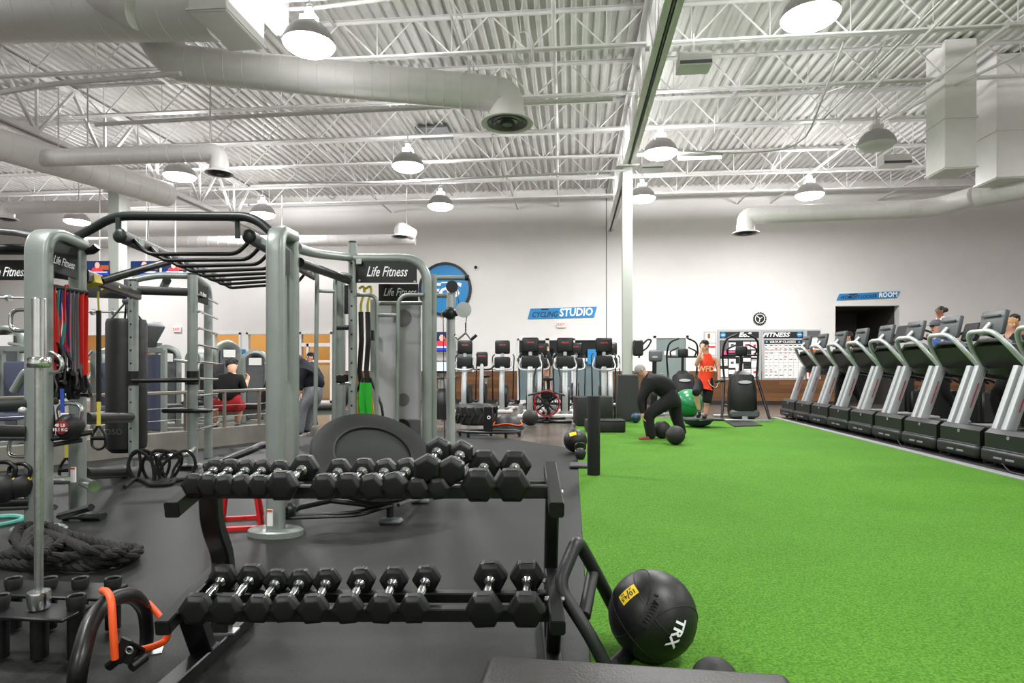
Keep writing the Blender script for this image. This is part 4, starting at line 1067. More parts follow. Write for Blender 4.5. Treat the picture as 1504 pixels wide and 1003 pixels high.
part('stand_foot', lambda m: m.box(up(F(574, 770), .026), (.18, .1, .045), None, .018), GREYP)
part('stand_foot', lambda m: m.box(up(F(617, 740), .026), (.16, .09, .045), None, .018), GREYP)
part('support_leg', lambda m: m.tube([P(427, 752, 4.55), P(440, 745, 4.6), P(486, 735, 4.8), P(530, 740, 4.8), P(560, 746, 4.75)], .022, 10), RIGD)
part('support_leg', lambda m: m.tube(fillet([P(422, 757, 4.5), P(520, 753, 4.5), P(552, 744, 4.6), P(575, 740, 4.7)], .1, 4), .013, 8), BLACKM)
part('support_leg', lambda m: m.tube(fillet([P(418, 761, 4.45), P(528, 757, 4.45), P(556, 748, 4.55), P(575, 743, 4.7)], .1, 4), .013, 8), BLACKM)
part('support_leg', lambda m: m.tube([P(585, 742, 4.8), P(602, 736, 5.0), up(F(617, 740), .04)], .015, 8), GREYP)
part('hinge', lambda m: m.box(P(424, 748, 4.5), (.1, .1, .1), None, .03), RIGD)
part('support_rod', lambda m: m.tube([Mx @ V((-r * .8, .1, -.04)), P(463, 692, 4.9), P(485, 692, 4.9)], .008, 6), BLACKM)
# red frame
o = root('jump_stand_frame', F(347, 770), 'red metal trapezoid frame standing behind the dumbbell rack', 'frame')
q = [up(F(311, 782), .02), up(F(384, 779), .02), up(F(384, 763), .02), up(F(327, 766), .02)]
hh = .46
t_ = [V((p.x, p.y, hh)) * 1 for p in q]; ctr = sum(t_, V()) / 4
t_ = [ctr + (p - ctr) * .62 for p in t_]
for k in range(4):
    part('leg', lambda m: m.bar(q[k], t_[k], .035, .035), RED); part('base_bar', lambda m: m.bar(q[k], q[(k + 1) % 4], .035, .035), RED); part('top_bar', lambda m: m.bar(t_[k], t_[(k + 1) % 4], .035, .035), RED)
# ================================================================ dumbbell rack in front
RK = lambda xc, zc, z: AX * zc + RT * xc + V((0, 0, z))
o = root('dumbbell_rack', RK(-.55, 2.45, 0), 'black two-tier steel dumbbell rack standing on the rubber floor', 'rack')
xl, xr = -1.255, .165
def rail(nm, xa, xb, zc, z, w=.05, h=.05): part(nm, lambda m: m.bar(RK(xa, zc, z), RK(xb, zc, z), w, h, .005), BLACKM)
rail('shelf_rail', xl, xr, 2.37, .25); rail('shelf_rail', xl, xr, 2.50, .268, .05, .04)
rail('shelf_rail', xl, xr, 2.42, .712); rail('shelf_rail', xl, xr, 2.56, .708, .05, .04)
for x in (xl, xr):
    part('side_plate', lambda m: m.bar(RK(x, 2.2, .265), RK(x, 2.66, .345), .055, .055, .006), BLACKM)
    part('side_plate', lambda m: m.bar(RK(x, 2.26, .675), RK(x, 2.66, .765), .055, .06, .006), BLACKM)
    part('end_cap', lambda m: m.bar(RK(x, 2.196, .264), RK(x, 2.203, .265), .05, .05, .005), BLACKP)
    part('end_cap', lambda m: m.bar(RK(x, 2.256, .674), RK(x, 2.263, .675), .05, .055, .005), BLACKP)
part('upright', lambda m: m.sweep(fillet([RK(xl, 2.55, .69), RK(xl, 2.56, .55), RK(xl, 2.68, .36), RK(xl, 2.64, .04)], .1, 4), rrect(.08, .06, .008, 1), up=AX), BLACKM)
part('upright', lambda m: m.sweep(fillet([RK(xr, 2.5, .69), RK(xr, 2.54, .58), RK(xr, 2.62, .36), RK(xr, 2.62, .04)], .1, 4), rrect(.055, .07, .008, 1), up=AX), BLACKM)
part('front_leg', lambda m: m.bar(RK(xl + .02, 2.34, .29), RK(xl, 2.5, .04), .085, .06, .006), BLACKM)
part('front_leg', lambda m: m.bar(RK(xr, 2.34, .29), RK(xr, 2.5, .04), .055, .06, .006), BLACKM)
for x in (xl, xr): part('foot_beam', lambda m: m.bar(RK(x, 1.95, .035), RK(x + (.0 if x > 0 else .02), 2.86, .035), .07, .055, .005), BLACKM)
for zc, z in ((2.36, .31), (2.42, .71), (2.5, .33)):
    part('bolt', lambda m: m.sph(RK(xr + .03, zc, z), .01, 8), STEEL); part('bolt', lambda m: m.sph(RK(xr - .03, zc, z), .012, 8), STEEL)
for x, zc in ((xl, 2.5), (xl + .02, 2.64)): part('weld_plate', lambda m: m.box(RK(x, zc, .065), (.1, .06, .008), Matrix.Rotation(PSI, 3, 'Z')), STEEL)
# hex dumbbells
def dumbbell_parts(r, L, o):
    hw = r * .95
    def head(s):
        m = MB(); pr = []
        y0, y1 = s * (L / 2), s * (L / 2 - hw)
        secs = [(y0, .70), (y0 - s * hw * .22, 1.0), (y1 + s * hw * .22, 1.0), (y1, .74)]
        vs = []
        for y, k in secs: vs += [V((r * k * math.cos(PI / 3 * j), y, r * k * math.sin(PI / 3 * j))) for j in range(6)]
        fs = [tuple(range(6)), tuple(range(18, 24))]
        for a in range(3): fs += [(a * 6 + j, a * 6 + (j + 1) % 6, a * 6 + 6 + (j + 1) % 6, a * 6 + 6 + j) for j in range(6)]
        m.add(vs, fs)
        bmesh.ops.bevel(m.b, geom=m.b.edges[:], offset=r * .07, segments=2, profile=.6, affect='EDGES')
        h = m.ob('head', HEXR, o, 25)
        m = MB(); m.box((0, s * (L / 2 - hw * .5), r * .866 + .0005), (r * .62, hw * .5, .003), None, .001); m.ob('number_plate', RUBBER, h)
    head(-1); head(1)
    q = L / 2 - hw; g = min(.0165, r * .3)
    m = MB(); m.lathe([(g * .8, -q), (g * 1.35, -q), (g * 1.35, -q + .012), (g * .8, -q + .02), (g * 1.02, -q * .5), (g * 1.1, 0), (g * 1.02, q * .5), (g * .8, q - .02), (g * 1.35, q - .012), (g * 1.35, q), (g * .8, q)], Matrix.Rotation(-PI / 2, 4, 'X'), 14)
    m.ob('handle', CHROME, o)
DBC = {}
def dumbbell(fx, fy, bx, by, zf, zb, r, label, grp, roll=0):
    a, b = P(fx, fy, zf), P(bx, by, zb)
    L = .33 if r > .06 else .30
    key = (round(r, 3), L)
    if key not in DBC:
        t = root('hex_dumbbell', (0, 0, 0), label, 'dumbbell', grp); dumbbell_parts(r, L, t); DBC[key] = t; n = t
    else: n = copy_tree(DBC[key]); n['label'] = label; n['group'] = grp
    d = (b - a).normalized()
    x = d.cross(V((0, 0, 1))).normalized(); z = x.cross(d)
    Mx = Matrix(((x.x, d.x, z.x), (x.y, d.y, z.y), (x.z, d.z, z.z)))
    n.rotation_euler = (Mx @ Matrix.Rotation(roll, 3, 'Y')).to_euler()
    n.location = (a + b) / 2
    return n
low = [(289, 894, 328, 849, .062), (333, 894, 370, 848, .062), (378, 896, 408, 852, .056), (417, 895, 443, 852, .056), (459, 896, 482, 851, .059), (510, 896, 532, 850, .06), (560, 896, 580, 849, .06), (607, 896, 628, 847, .06), (711, 896, 721, 845, .072), (773, 896, 774, 845, .072)]
names = ['leftmost', 'second from left', 'third from left', 'fourth from left', 'fifth from left', 'sixth from left', 'seventh from left', 'eighth from left', 'left one of the big pair', 'rightmost']
for (a, b, c, d, r), nm in zip(low, names):
    dumbbell(a, b, c, d, 2.26, 2.53, r, 'black hex dumbbell on the lower rack tier, ' + nm, 'dumbbells on the lower tier', R.uniform(-.08, .08))
hi = [(284, 713, 318, 688, .047), (306, 714, 340, 688, .047), (330, 715, 365, 688, .047), (355, 715, 389, 688, .047), (381, 715, 413, 690, .047), (415, 713, 448, 687, .062),
      (476, 716, 500, 690, .055), (511, 715, 536, 689, .055), (545, 716, 568, 690, .055), (578, 714, 599, 689, .055), (613, 718, 626, 694, .046), (644, 718, 656, 694, .046),
      (627, 690, 645, 659, .058), (662, 693, 678, 664, .058), (703, 713, 712, 682, .07), (752, 713, 757, 682, .07)]
hn = ['leftmost small one', 'second small one from left', 'third small one from left', 'fourth small one from left', 'fifth small one from left', 'larger one ending the left cluster', 'first of the middle four', 'second of the middle four', 'third of the middle four', 'last of the middle four', 'left one under the stacked pair', 'right one under the stacked pair', 'left one stacked on top', 'right one stacked on top', 'left one of the big right pair', 'rightmost big one']
for (a, b, c, d, r), nm in zip(hi, hn):
    dumbbell(a, b, c, d, 2.31, 2.585, r, 'black hex dumbbell on the upper rack tier, ' + nm, 'dumbbells on the upper tier', (.52 if 'stacked on' in nm else R.uniform(-.25, .1) if r < .06 else 0))
# ================================================================ lower left : bar holder, barbell, arch, tube
o = root('bar_holder', F(60, 960), 'black steel bar holder with rows of upright tubes at lower left', 'bar holder')
rows = [(2.5, [(0, 886), (58, 888), (112, 886)], .075), (2.78, [(20, 858), (72, 858), (118, 858), (166, 858)], .0)]
part('plate', lambda m: m.b2(up(P(-40, 900, 2.5), .2) - V((0, .06, 0)), up(P(122, 900, 2.5), .215) + V((0, .05, 0)), .004), BLACKM)
part('plate', lambda m: m.b2(up(P(-40, 900, 2.78), .185) - V((0, .06, 0)), up(P(175, 900, 2.78), .2) + V((0, .06, 0)), .004), BLACKM)
for zc, tb, dz in rows:
    for px, py in tb:
        p = P(px, py, zc); zt = .265 if zc < 2.6 else .24
        m = MB(); m.lathe([(.026, .02), (.032, .02), (.032, zt), (.027, zt), (.026, .05)], Matrix.Translation(up(p, 0)), 18, False); tb_ = m.ob('holder_tube', BLACKM, o)
        m = MB(); m.lathe([(.0265, zt - .03), (.034, zt - .03), (.036, zt), (.033, zt + .008), (.0265, zt + .004)], Matrix.Translation(up(p, 0)), 18, False); m.ob('rubber_collar', RUBBER, tb_)
for xx in (-20, 110):
    part('foot', lambda m: m.bar(up(P(xx, 900, 2.4), .012), up(P(xx, 900, 2.85), .012), .05, .02), BLACKM)
p = P(57, 888, 2.5); o = root('barbell', up(p, .05), 'chrome straight barbell standing upright in the holder at lower left', 'barbell')
zt = lambda y: P(57, y, 2.5).z
part('shaft', lambda m: m.cyl(up(p, .08), up(p, zt(538)), .0155, 18), STEEL)
part('lower_collar', lambda m: m.lathe([(.0, zt(893)), (.036, zt(893)), (.04, zt(888)), (.042, zt(871)), (.04, zt(868)), (.016, zt(868))], Matrix.Translation(up(p, 0)), 24), CHROME)
part('upper_collar', lambda m: m.lathe([(.016, zt(540)), (.038, zt(540)), (.042, zt(537)), (.042, zt(526)), (.038, zt(524)), (.02, zt(524))], Matrix.Translation(up(p, 0)), 24), CHROME)
part('sleeve', lambda m: m.lathe([(0, zt(524)), (.026, zt(524)), (.026, zt(439)), (.023, zt(438)), (0, zt(438))], Matrix.Translation(up(p, 0)), 20), CHROME)
part('knurling', lambda m: m.cyl(up(p, zt(690)), up(p, zt(650)), .0165, 18), STEEL)
part('grip', lambda m: m.cyl(up(p, zt(780)), up(p, zt(700)), .0168, 18), STEEL)
# arched floor handle
o = root('floor_arch', F(170, 985), 'black arched tube handle fixed to the floor beside the dumbbell rack', 'handle')
ap = [F(112, 1045), P(112, 990, 1.99), P(133, 908, 2.15), P(165, 878, 2.3), P(195, 873, 2.42), P(213, 893, 2.52), P(216, 930, 2.56), up(P(214, 950, 2.58), .012)]
part('arch_tube', lambda m: m.sweep(fillet(ap, .15, 6), rrect(.052, .056, .02, 3), up=CAMN), BLACKM)
part('floor_plate', lambda m: m.box(up(P(214, 950, 2.58), .008), (.13, .11, .008), Matrix.Rotation(.5, 3, 'Z')), STEEL)
o = root('resistance_tube', P(180, 960, 2.2), 'orange resistance tube with black handles draped over the floor arch', 'exercise band')
part('tube', lambda m: m.tube(fillet([P(150, 867, 2.3), P(157, 868, 2.22), P(164, 880, 2.16), P(166, 925, 2.13), P(169, 968, 2.13)], .08, 5), .0125, 12), ORANGE)
part('tube', lambda m: m.tube(fillet([P(204, 955, 2.2), P(224, 950, 2.25), P(243, 942, 2.3), P(248, 928, 2.3), P(242, 915, 2.35), P(231, 900, 2.5), P(218, 886, 2.55)], .08, 5), .0125, 12), ORANGE)
part('handle', lambda m: (m.cyl(P(160, 978, 2.15), P(182, 960, 2.15), .018, 12), m.cyl(P(193, 980, 2.15), P(213, 964, 2.2), .018, 12)), BLACKP)
part('handle_strap', lambda m: (m.sweep([P(172, 972, 2.14), P(183, 945, 2.14), P(186, 938, 2.14)], rrect(.035, .012, .003, 1), up=CAMN), m.sweep([P(186, 944, 2.14), P(206, 955, 2.2), P(204, 968, 2.2)], rrect(.035, .012, .003, 1), up=CAMN), m.sweep([P(178, 960, 2.15), P(196, 966, 2.15)], rrect(.05, .02, .003, 1), up=CAMN)), BLACKP)
part('ring', lambda m: m.tube([P(190, 955, 2.12) + RT * (.012 * math.cos(t)) + V((0, 0, .012 * math.sin(t))) for t in [2 * PI * j / 12 for j in range(12)]], .003, 6, closed=True), STEEL)
# ================================================================ TRX ball, bent tube handles, bench pad
MEDB = mat('medicine_ball_vinyl', '#0b0c0c', .45, noise=.1, scale=30, bump=.06, bscale=250)
def medball(c, r, label, big):
    c = V(c); o = root('medicine_ball', (c.x, c.y, c.z - r), label, 'ball')
    m = MB(); m.sph(c, r, 48); m.ob('cover', MEDB, o)
    def seam(n, off):
        q = math.sqrt(r * r - off * off); n = V(n).normalized(); a, b = frame(n, V((0, 0, 1)))
        m.tube([c + n * off + (a * math.cos(t) + b * math.sin(t)) * q * 1.0 for t in [2 * PI * j / 48 for j in range(48)]], r * .012, 6, closed=True)
    m = MB(); seam((1, -.3, 1), r * .35); seam((1, -.3, 1), -r * .35); seam((.6, -1, -.6), r * .55); seam((-1, -.2, .6), r * .6); m.ob('seam', RUBBER, o)
    return o, c
def on_ball(c, r, dx, dy, roll):     # frame on the ball where it faces the viewer, dx dy in radii
    v = (V((0, 0, EYE)) - c).normalized()
    x = v.cross(V((0, 0, 1))).normalized() * -1; y = v.cross(x)
    if y.z < 0: y = -y
    n = (x * dx + y * dy + v * math.sqrt(max(0, 1 - dx * dx - dy * dy))).normalized()
    return face(c + n * r, n, roll)
def curved(par, nm, mt, c, r, M, w, h, th=.002, n=8):     # a patch lying on the ball
    m = MB(); vs = []
    for j in range(n + 1):
        for i in range(n + 1):
            p = M @ V((w * (i / n - .5), h * (j / n - .5), 0)); d = (p - c).normalized(); vs.append(c + d * (r + th))
    m.add(vs, [(j * (n + 1) + i, j * (n + 1) + i + 1, (j + 1) * (n + 1) + i + 1, (j + 1) * (n + 1) + i) for j in range(n) for i in range(n)])
    return m.ob(nm, mt, par)
def wrap(ob_, c, r, base):     # lay flat lettering onto the ball
    off = rootof(ob_).location
    for v in ob_.data.vertices:
        p = v.co + off; d = (p - c); v.co = c + d.normalized() * (r + base) - off
zb = 2.5; rb_ = .178
c = P(958, 905, zb); c.z = rb_ + .014
o, c = medball(c, rb_, 'large black medicine ball with a yellow weight tag on the turf in front', True)
M1 = on_ball(c, rb_, -.52, .38, math.radians(-118)); curved(o, 'weight_tag', YTAG, c, rb_, M1, .082, .05)
M1s = M1
for t_, s_, dx, dy in (('10', .03, -.02, .006), ('LB', .012, -.018, -.014), ('/', .05, .0, .0), ('4.5', .026, .022, .004), ('KG', .012, .022, -.014)):
    q = text(t_, s_, BLACKL, o, M1 @ Matrix.Translation((dx, dy, .003)), off=.02); wrap(q, c, rb_, .004)
M2 = on_ball(c, rb_, .50, -.33, math.radians(-118)); q = text('TRX', .062, WHITEL, o, M2, off=.03); wrap(q, c, rb_, .003)
M3 = on_ball(c, rb_, -.03, .05, math.radians(-118)); curved(o, 'lacing_patch', RUBBER, c, rb_, M3, .125, .05, .003)
m = MB(); pz = [M3 @ V((-.045 + .0065 * k, (.011 if k % 2 else -.011), 0)) for k in range(15)]; m.tube([c + (p - c).normalized() * (rb_ + .006) for p in pz], .0035, 6); m.ob('lacing', BLACKP, o)
m = MB(); m.sph(c + V((0, -.12, .12)).normalized() * rb_, .009, 10); m.ob('valve', RUBBER, o)
c2 = P(1050, 1010, 2.15); c2.z = .083 + .014
q = root('slam_ball', (c2.x, c2.y, 0), 'black slam ball showing just behind the bench pad', 'ball'); m = MB(); m.sph(c2, .083, 40); m.ob('cover', mat('slam_ball_rubber', '#191919', .6, noise=.1, scale=30, bump=.15, bscale=90), q)
# bent tube sled handle
o = root('sled_handle', F(870, 950), 'dark bent-tube push handle lying beside the rack on the turf', 'handle')
HT = mat('dark_powder_coat', '#222424', .45, noise=.08, scale=30)
H = lambda x, y, zc: P(x, y, zc)
part('tube_loop', lambda m: m.tube(fillet([F(893, 985, .045), H(868, 935, 2.33), H(826, 870, 2.4), H(824, 850, 2.42), H(846, 797, 2.5), H(852, 800, 2.53), H(880, 850, 2.62), H(905, 900, 2.7), F(935, 945, .045)], .09, 5), .027, 14), HT)
part('cross_tube', lambda m: m.tube([H(871, 838, 2.6), H(858, 905, 2.38)], .026, 12), HT)
part('base_tube', lambda m: m.tube([F(893, 985, .04), F(935, 945, .04)], .027, 12), HT)
# bench pad
o = root('weight_bench', (.15, 1.45, 0), 'dark upholstered flat bench pad at the bottom edge of the picture', 'bench')
pa, pb = P(718, 966, 1.62), P(1155, 996, 1.52)
zt_ = .452; pa.z = zt_; pb.z = zt_
d = (pb - pa).normalized(); nrm = V((d.y, -d.x, 0))
def bpoly(k, w): return [pa + d * k + nrm * 0, pb + d * .05 + nrm * 0, pb + d * .05 + nrm * w, pa + d * k + nrm * w]
m = MB(); cc = (pa + pb) / 2 + nrm * .16 + V((0, 0, -.035)); L = (pb - pa).length
rot = Matrix.Rotation(math.atan2(d.y, d.x), 3, 'Z'); m.box(cc, (L, .30, .07), rot, .025, 4); m.ob('pad', mat('bench_vinyl', '#23211f', .42, noise=.08, scale=12, bump=.15, bscale=160), o)
m = MB(); m.box(cc - V((0, 0, .045)), (L - .06, .24, .02), rot); m.ob('pad_board', BLACKP, o)
m = MB(); m.bar(cc - V((0, 0, .08)) - d * L * .45, cc - V((0, 0, .08)) + d * L * .45, .05, .05); m.ob('frame_beam', BLACKM, o)
for s in (-1, 1):
    e = cc + d * s * L * .38; m = MB(); m.bar(up(e, .33), up(e, .03), .05, .05); m.ob('leg', BLACKM, o)
    m = MB(); m.bar(up(e, .03) - nrm * .2, up(e, .03) + nrm * .2, .05, .04); m.ob('foot', BLACKM, o)
# ================================================================ things along the turf edge
p = F(872, 699); o = root('foam_roller', p, 'black foam roller standing upright on the turf edge', 'foam roller')
m = MB(); m.lathe([(0, .014), (.068, .014), (.071, .02), (.071, .875), (.067, .885), (.03, .885), (.025, .87), (0, .87)], Matrix.Translation(up(p, 0)), 32); m.ob('foam', mat('black_foam', '#101010', .75, noise=.15, scale=60, bump=.15, bscale=250), o)
p = F(846, 667); r_ = .165; c = up(p, r_ + .014) + AX * .1; o, c = medball(c, r_, 'black medicine ball with a small yellow tag beside the foam roller', False)
curved(o, 'weight_tag', YTAG, c, r_, on_ball(c, r_, -.2, .55, math.radians(20)), .1, .06)
kettlebell(up(F(850, 676), .09) + RT * .02, .075, BLACKM, 'small black kettlebell in front of the tagged ball at the turf edge', None, None, YELLOW)
p = F(850, 687); o = root('weight_plate', p, 'thin dark plate lying on the turf edge by the foam roller', 'plate'); m = MB(); m.b2(up(p, .014) - V((.11, .14, 0)), up(p, .05) + V((.11, .14, 0)), .012); m.ob('body', PURP and mat('plum_plastic', '#3b3440', .5), o)
def wbox(nm, x0, y0, x1, y1, zc, dep, label, cat, mt, bev=.02):
    a, b = P(x0, y1, zc), P(x1, y0, zc)
    o = root(nm, up((a + b) / 2, 0), label, cat)
    m = MB(); ctr = (a + b) / 2 + AX * dep / 2; m.box(up(ctr, .014 + (b.z) / 2), ((b - a).dot(RT), dep, b.z - .014), Matrix.Rotation(PSI, 3, 'Z'), bev, 2); m.ob('body', mt, o)
    return o, ctr
PLYO = mat('soft_box_vinyl', '#191a1a', .55, noise=.1, scale=20)
o, ctr = wbox('plyo_box', 847, 584, 900, 626, 12.4, .75, 'tall black soft plyo box behind the foam roller', 'box', PLYO); 
m = MB(); m.box(up(ctr, P(870, 584, 12.4).z + .003), (.8, .74, .008), Matrix.Rotation(PSI, 3, 'Z')); m.ob('lid_seam', BLACKP, o)
o, ctr = wbox('step_platform', 862, 619, 919, 636, 11.2, .4, 'low black aerobic step beside the plyo box', 'step', PLYO)
m = MB(); m.box(up(ctr, P(870, 619, 11.2).z + .012), (.72, .42, .02), Matrix.Rotation(PSI, 3, 'Z'), .008); m.ob('top_mat', RUBBER, o)
o, _ = wbox('step_stack', 902, 596, 915, 614, 14.0, .4, 'small stack of black steps left of the padded column box', 'step', BLACKM)
def ball(px, py, rpx, zc, label, mt, nm='slam_ball'):
    r = rpx / FPX * zc; c = P(px, py, zc); c.z = r + .014; o = root(nm, up(c, 0), label, 'ball')
    m = MB(); m.sph(c, r, 32); m.ob('cover', mt, o)
    m = MB(); m.sph(c + (CAMN + V((.3, 0, .6))).normalized() * r, r * .06, 8); m.ob('valve', BLACKP, o)
    m = MB(); n = V((.3, -.2, 1)).normalized(); a, b = frame(n, V((0, 1, 0))); m.tube([c + (a * math.cos(t) + b * math.sin(t)) * r for t in [2 * PI * j / 40 for j in range(40)]], r * .012, 6, closed=True); m.ob('seam', BLACKP, o)
    return o
SLAM = MATS['slam_ball_rubber']
ball(992, 641, 14, 9.45, 'black slam ball on the turf, right of the bending man', SLAM)
ball(972, 631, 13, 10.3, 'black slam ball behind the other one at the bending man feet', SLAM)
ball(933.5, 610, 7.5, 13.2, 'small dark green ball beside the padded column box', NAVY, 'medicine_ball')
ball(779, 619, 12, 12.5, 'grey black slam ball on the concrete floor by the red fan bike', SLAM)
ball(1011, 592, 21, 14.6, 'large green exercise ball behind the man in orange', GREENBALL, 'exercise_ball')
# balance dome the man stands on (flat side up)
c = F(1025, 627); o = root('balance_trainer', c, 'dark blue balance dome upside down under the man in orange', 'balance trainer')
zc = 12.3; c = P(1025, 627, zc); Mx = Matrix.Translation(up(c, .014))
m = MB(); m.lathe([(0, 0), (.12, .01), (.24, .06), (.29, .13), (0, .13)], Mx, 32); m.ob('dome', NAVY, o)
m = MB(); m.lathe([(0, .13), (.31, .13), (.325, .15), (.31, .175), (0, .175)], Mx, 32); m.ob('platform', BLACKP, o)
m = MB(); m.b2(up(c, .145) + V((.3, -.1, 0)), up(c, .18) + V((.5, .1, 0)), .01); m.ob('grip', BLACKP, o)
a = [F(1063, 619), F(1096, 617), F(1120, 627), F(1078, 628)]; o = root('exercise_mat', F(1092, 623), 'thin dark rectangular mat lying on the turf', 'mat')
m = MB(); m.prism([(p.x, p.y) for p in reversed(a)], Matrix.Translation((0, 0, .014)), .02); m.ob('pad', RUBBER, o)
# tyre on its ring stand, balance ball with orange cord
c = P(700, 618, 11.6); o = root('tractor_tyre', up(c, 0), 'big black knobbly tyre lying flat on the concrete floor', 'tyre')
m = MB(); Mx = Matrix.Translation(up(c, .13)); R1 = .37
m.lathe([(R1 * .55, .02), (R1 * .8, 0), (R1, .05), (R1 * 1.02, .2), (R1, .33), (R1 * .8, .38), (R1 * .55, .36)], Mx, 40, False); m.ob('tyre_body', RUBBER, o)
m = MB()
for k in range(30):
    t = 2 * PI * k / 30; s = 1 if k % 2 else -1
    m.box(up(c, .13 + .19) + V((R1 * 1.02 * math.cos(t), R1 * 1.02 * math.sin(t), s * .07)), (.04, .05, .2), Matrix.Rotation(t, 3, 'Z') @ Matrix.Rotation(.5 * s, 3, 'X'), .008)
m.ob('tread', RUBBER, o)
c = P(718, 634, 10.6); o = root('ring_stand', up(c, 0), 'oval black ring stand on short legs in front of the tyre', 'stand')
q = MB(); q.tube([up(c, .1) + V((.55 * math.cos(t), .22 * math.sin(t), 0)) for t in [2 * PI * j / 40 for j in range(40)]], .022, 8, closed=True); q.ob('ring', BLACKM, o)
for k in range(5):
    t = 2 * PI * k / 5 + .3; e = up(c, 0) + V((.55 * math.cos(t), .22 * math.sin(t), 0)); m = MB(); m.cyl(up(e, .0), up(e, .09), .025, 10); m.ob('leg', BLACKM, o)
part('post', lambda m: m.box(P(717, 617, 10.45), (.16, .05, .46), None, .01), BLACKM)
part('round_logo', lambda m: m.lathe([(.018, .004), (.03, .004), (.03, 0), (.018, 0)], face(P(718, 613, 10.4), CAMN), 16, False), WHITEL)
c = P(746, 622, 11.3); o = root('balance_trainer', up(c, 0), 'dark balance dome with orange cords beside the tyre', 'balance trainer')
Mx = Matrix.Translation(up(c, .12)); m = MB(); m.lathe([(0, .22), (.1, .21), (.2, .15), (.25, .05), (.26, 0), (0, 0)], Mx, 28); m.ob('dome', VINYL, o)
m = MB(); m.lathe([(0, 0), (.3, 0), (.31, -.03), (.28, -.06), (0, -.06)], Mx, 28); m.ob('platform', BLACKP, o)
m = MB(); m.tube([up(c, .17) + V((.262 * math.cos(t), .262 * math.sin(t), .02 * math.sin(3 * t))) for t in [2 * PI * j / 30 for j in range(30)]], .012, 6, closed=True); m.ob('cord', ORANGE, o)
for s in (-1, 1): m = MB(); m.cyl(up(c, .0) + V((s * .2, 0, 0)), up(c, .07) + V((s * .2, 0, 0)), .03, 10); m.ob('foot', BLACKM, o)
# ================================================================ treadmills, built at the origin, runner faces -X
o = tm = root('treadmill', (0, 0, 0), 'x', 'treadmill', 'row of treadmills beside the turf')
TMB = mat('treadmill_plastic', '#121313', .42, noise=.1, scale=25)
TMS = mat('treadmill_silver', '#a9acae', .38, metal=.3, noise=.04, scale=10)
part('hood', lambda m: (m.sweep([V((.0, -.41, .2)), V((.0, .41, .2))], [(-.0, -.02), (.0, .2), (.06, .25), (.62, .19), (.62, -.02)], up=V((0, 0, 1)))), TMB)
m = MB(); m.box((.28, 0, .135), (.66, .86, .17), None, .045, 3); m.ob('base', TMB, o)
m = MB(); m.b2((-.03, -.4, .219), (-.005, .4, .226)); m.ob('hood_seam', GREYP, o)
for y in (-.1, .1): m = MB(); m.b2((-.058, y - .07, .11), (-.045, y + .07, .135), .004); m.ob('vent', GREYB, o)
m = MB(); m.lathe([(.012, .004), (.02, .004), (.02, 0), (.012, 0)], face((-.004, 0, .37), V((-1, 0, 0))), 14, False); m.ob('emblem', SILVER, o)
for y in (-.37, .37):
    m = MB(); m.sweep([V((.22, y, .36)), V((.27, y, .5)), V((.5, y, 1.2))], rrect(.10, .13, .02, 2), up=V((-1, 0, 0)), scl=[1, 1, 1]); m.ob('upright', TMS, o)
    for s_ in (-1, 1): m = MB(); m.bar(V((.325, y + s_ * .064, .65)), V((.43, y + s_ * .064, .98)), .004, .016, .001, up=V((-1, 0, 0))); m.ob('red_lettering', mat('maroon_lettering', '#94303a', .5) if 'maroon_lettering' not in MATS else MATS['maroon_lettering'], o)
    m = MB(); m.tube(fillet([V((.55, y * .95, 1.1)), V((1.2, y * .98, 1.0)), V((1.28, y * .98, .95))], .1, 4), .022, 10); m.ob('handrail', BLACKM, o)
    m = MB(); m.b2((.5, y - .05, .2), (2.0, y + .05, .26), .012); m.ob('side_rail', SILVER, o)
m = MB(); m.tube(fillet([V((.58, -.42, 1.17)), V((.36, -.36, 1.47)), V((.25, -.24, 1.66)), V((.25, .24, 1.66)), V((.36, .36, 1.47)), V((.58, .42, 1.17))], .2, 7), .032, 14); m.ob('hoop', SILVER, o)
m = MB(); m.add([V((.56, -.39, 1.16)), V((.56, .39, 1.16)), V((.37, .33, 1.47)), V((.37, -.33, 1.47)), V((.66, -.39, 1.2)), V((.66, .39, 1.2)), V((.50, .31, 1.54)), V((.50, -.31, 1.54))], [(0, 1, 2, 3), (7, 6, 5, 4), (0, 4, 5, 1), (1, 5, 6, 2), (2, 6, 7, 3), (3, 7, 4, 0)]); m.ob('fascia', TMB, o)
m = MB(); m.sweep([V((.43, -.34, 1.46)), V((.41, -.2, 1.545)), V((.41, .2, 1.545)), V((.43, .34, 1.46))], rrect(.12, .05, .02, 2), up=V((0, 0, 1))); m.ob('fascia_visor', GREYP, o)
m = MB(); m.lathe([(0, -.06), (.3, -.02), (.36, .06), (0, .06)], Matrix.Translation((.66, 0, 1.12)) @ Matrix.Diagonal((.7, 1, 1, 1)), 24); m.ob('tray', BLACKP, o)
m = MB(); m.tube([V((.26, 0, 1.62)), V((.38, 0, 1.76))], .03, 10); m.ob('screen_arm', SILVER, o)
rot = Matrix.Rotation(.2, 3, 'Y'); m = MB(); m.box((.42, 0, 1.77), (.06, .46, .32), rot, .02, 2); sc_ = m.ob('screen', mat('screen_back_grey', '#45494b', .45), o)
m = MB(); m.box((.453, 0, 1.762), (.004, .4, .26), rot); m.ob('display', GLASSD, sc_)
m = MB(); m.box((.385, 0, 1.86), (.012, .36, .02), rot); m.ob('screen_vent', BLACKP, sc_)
m = MB(); m.b2((.62, -.32, .17), (1.95, .32, .23), .01); m.ob('belt', RUBBER, o)
m = MB(); m.b2((.62, -.38, .08), (1.95, .38, .17)); m.ob('deck_frame', BLACKM, o)
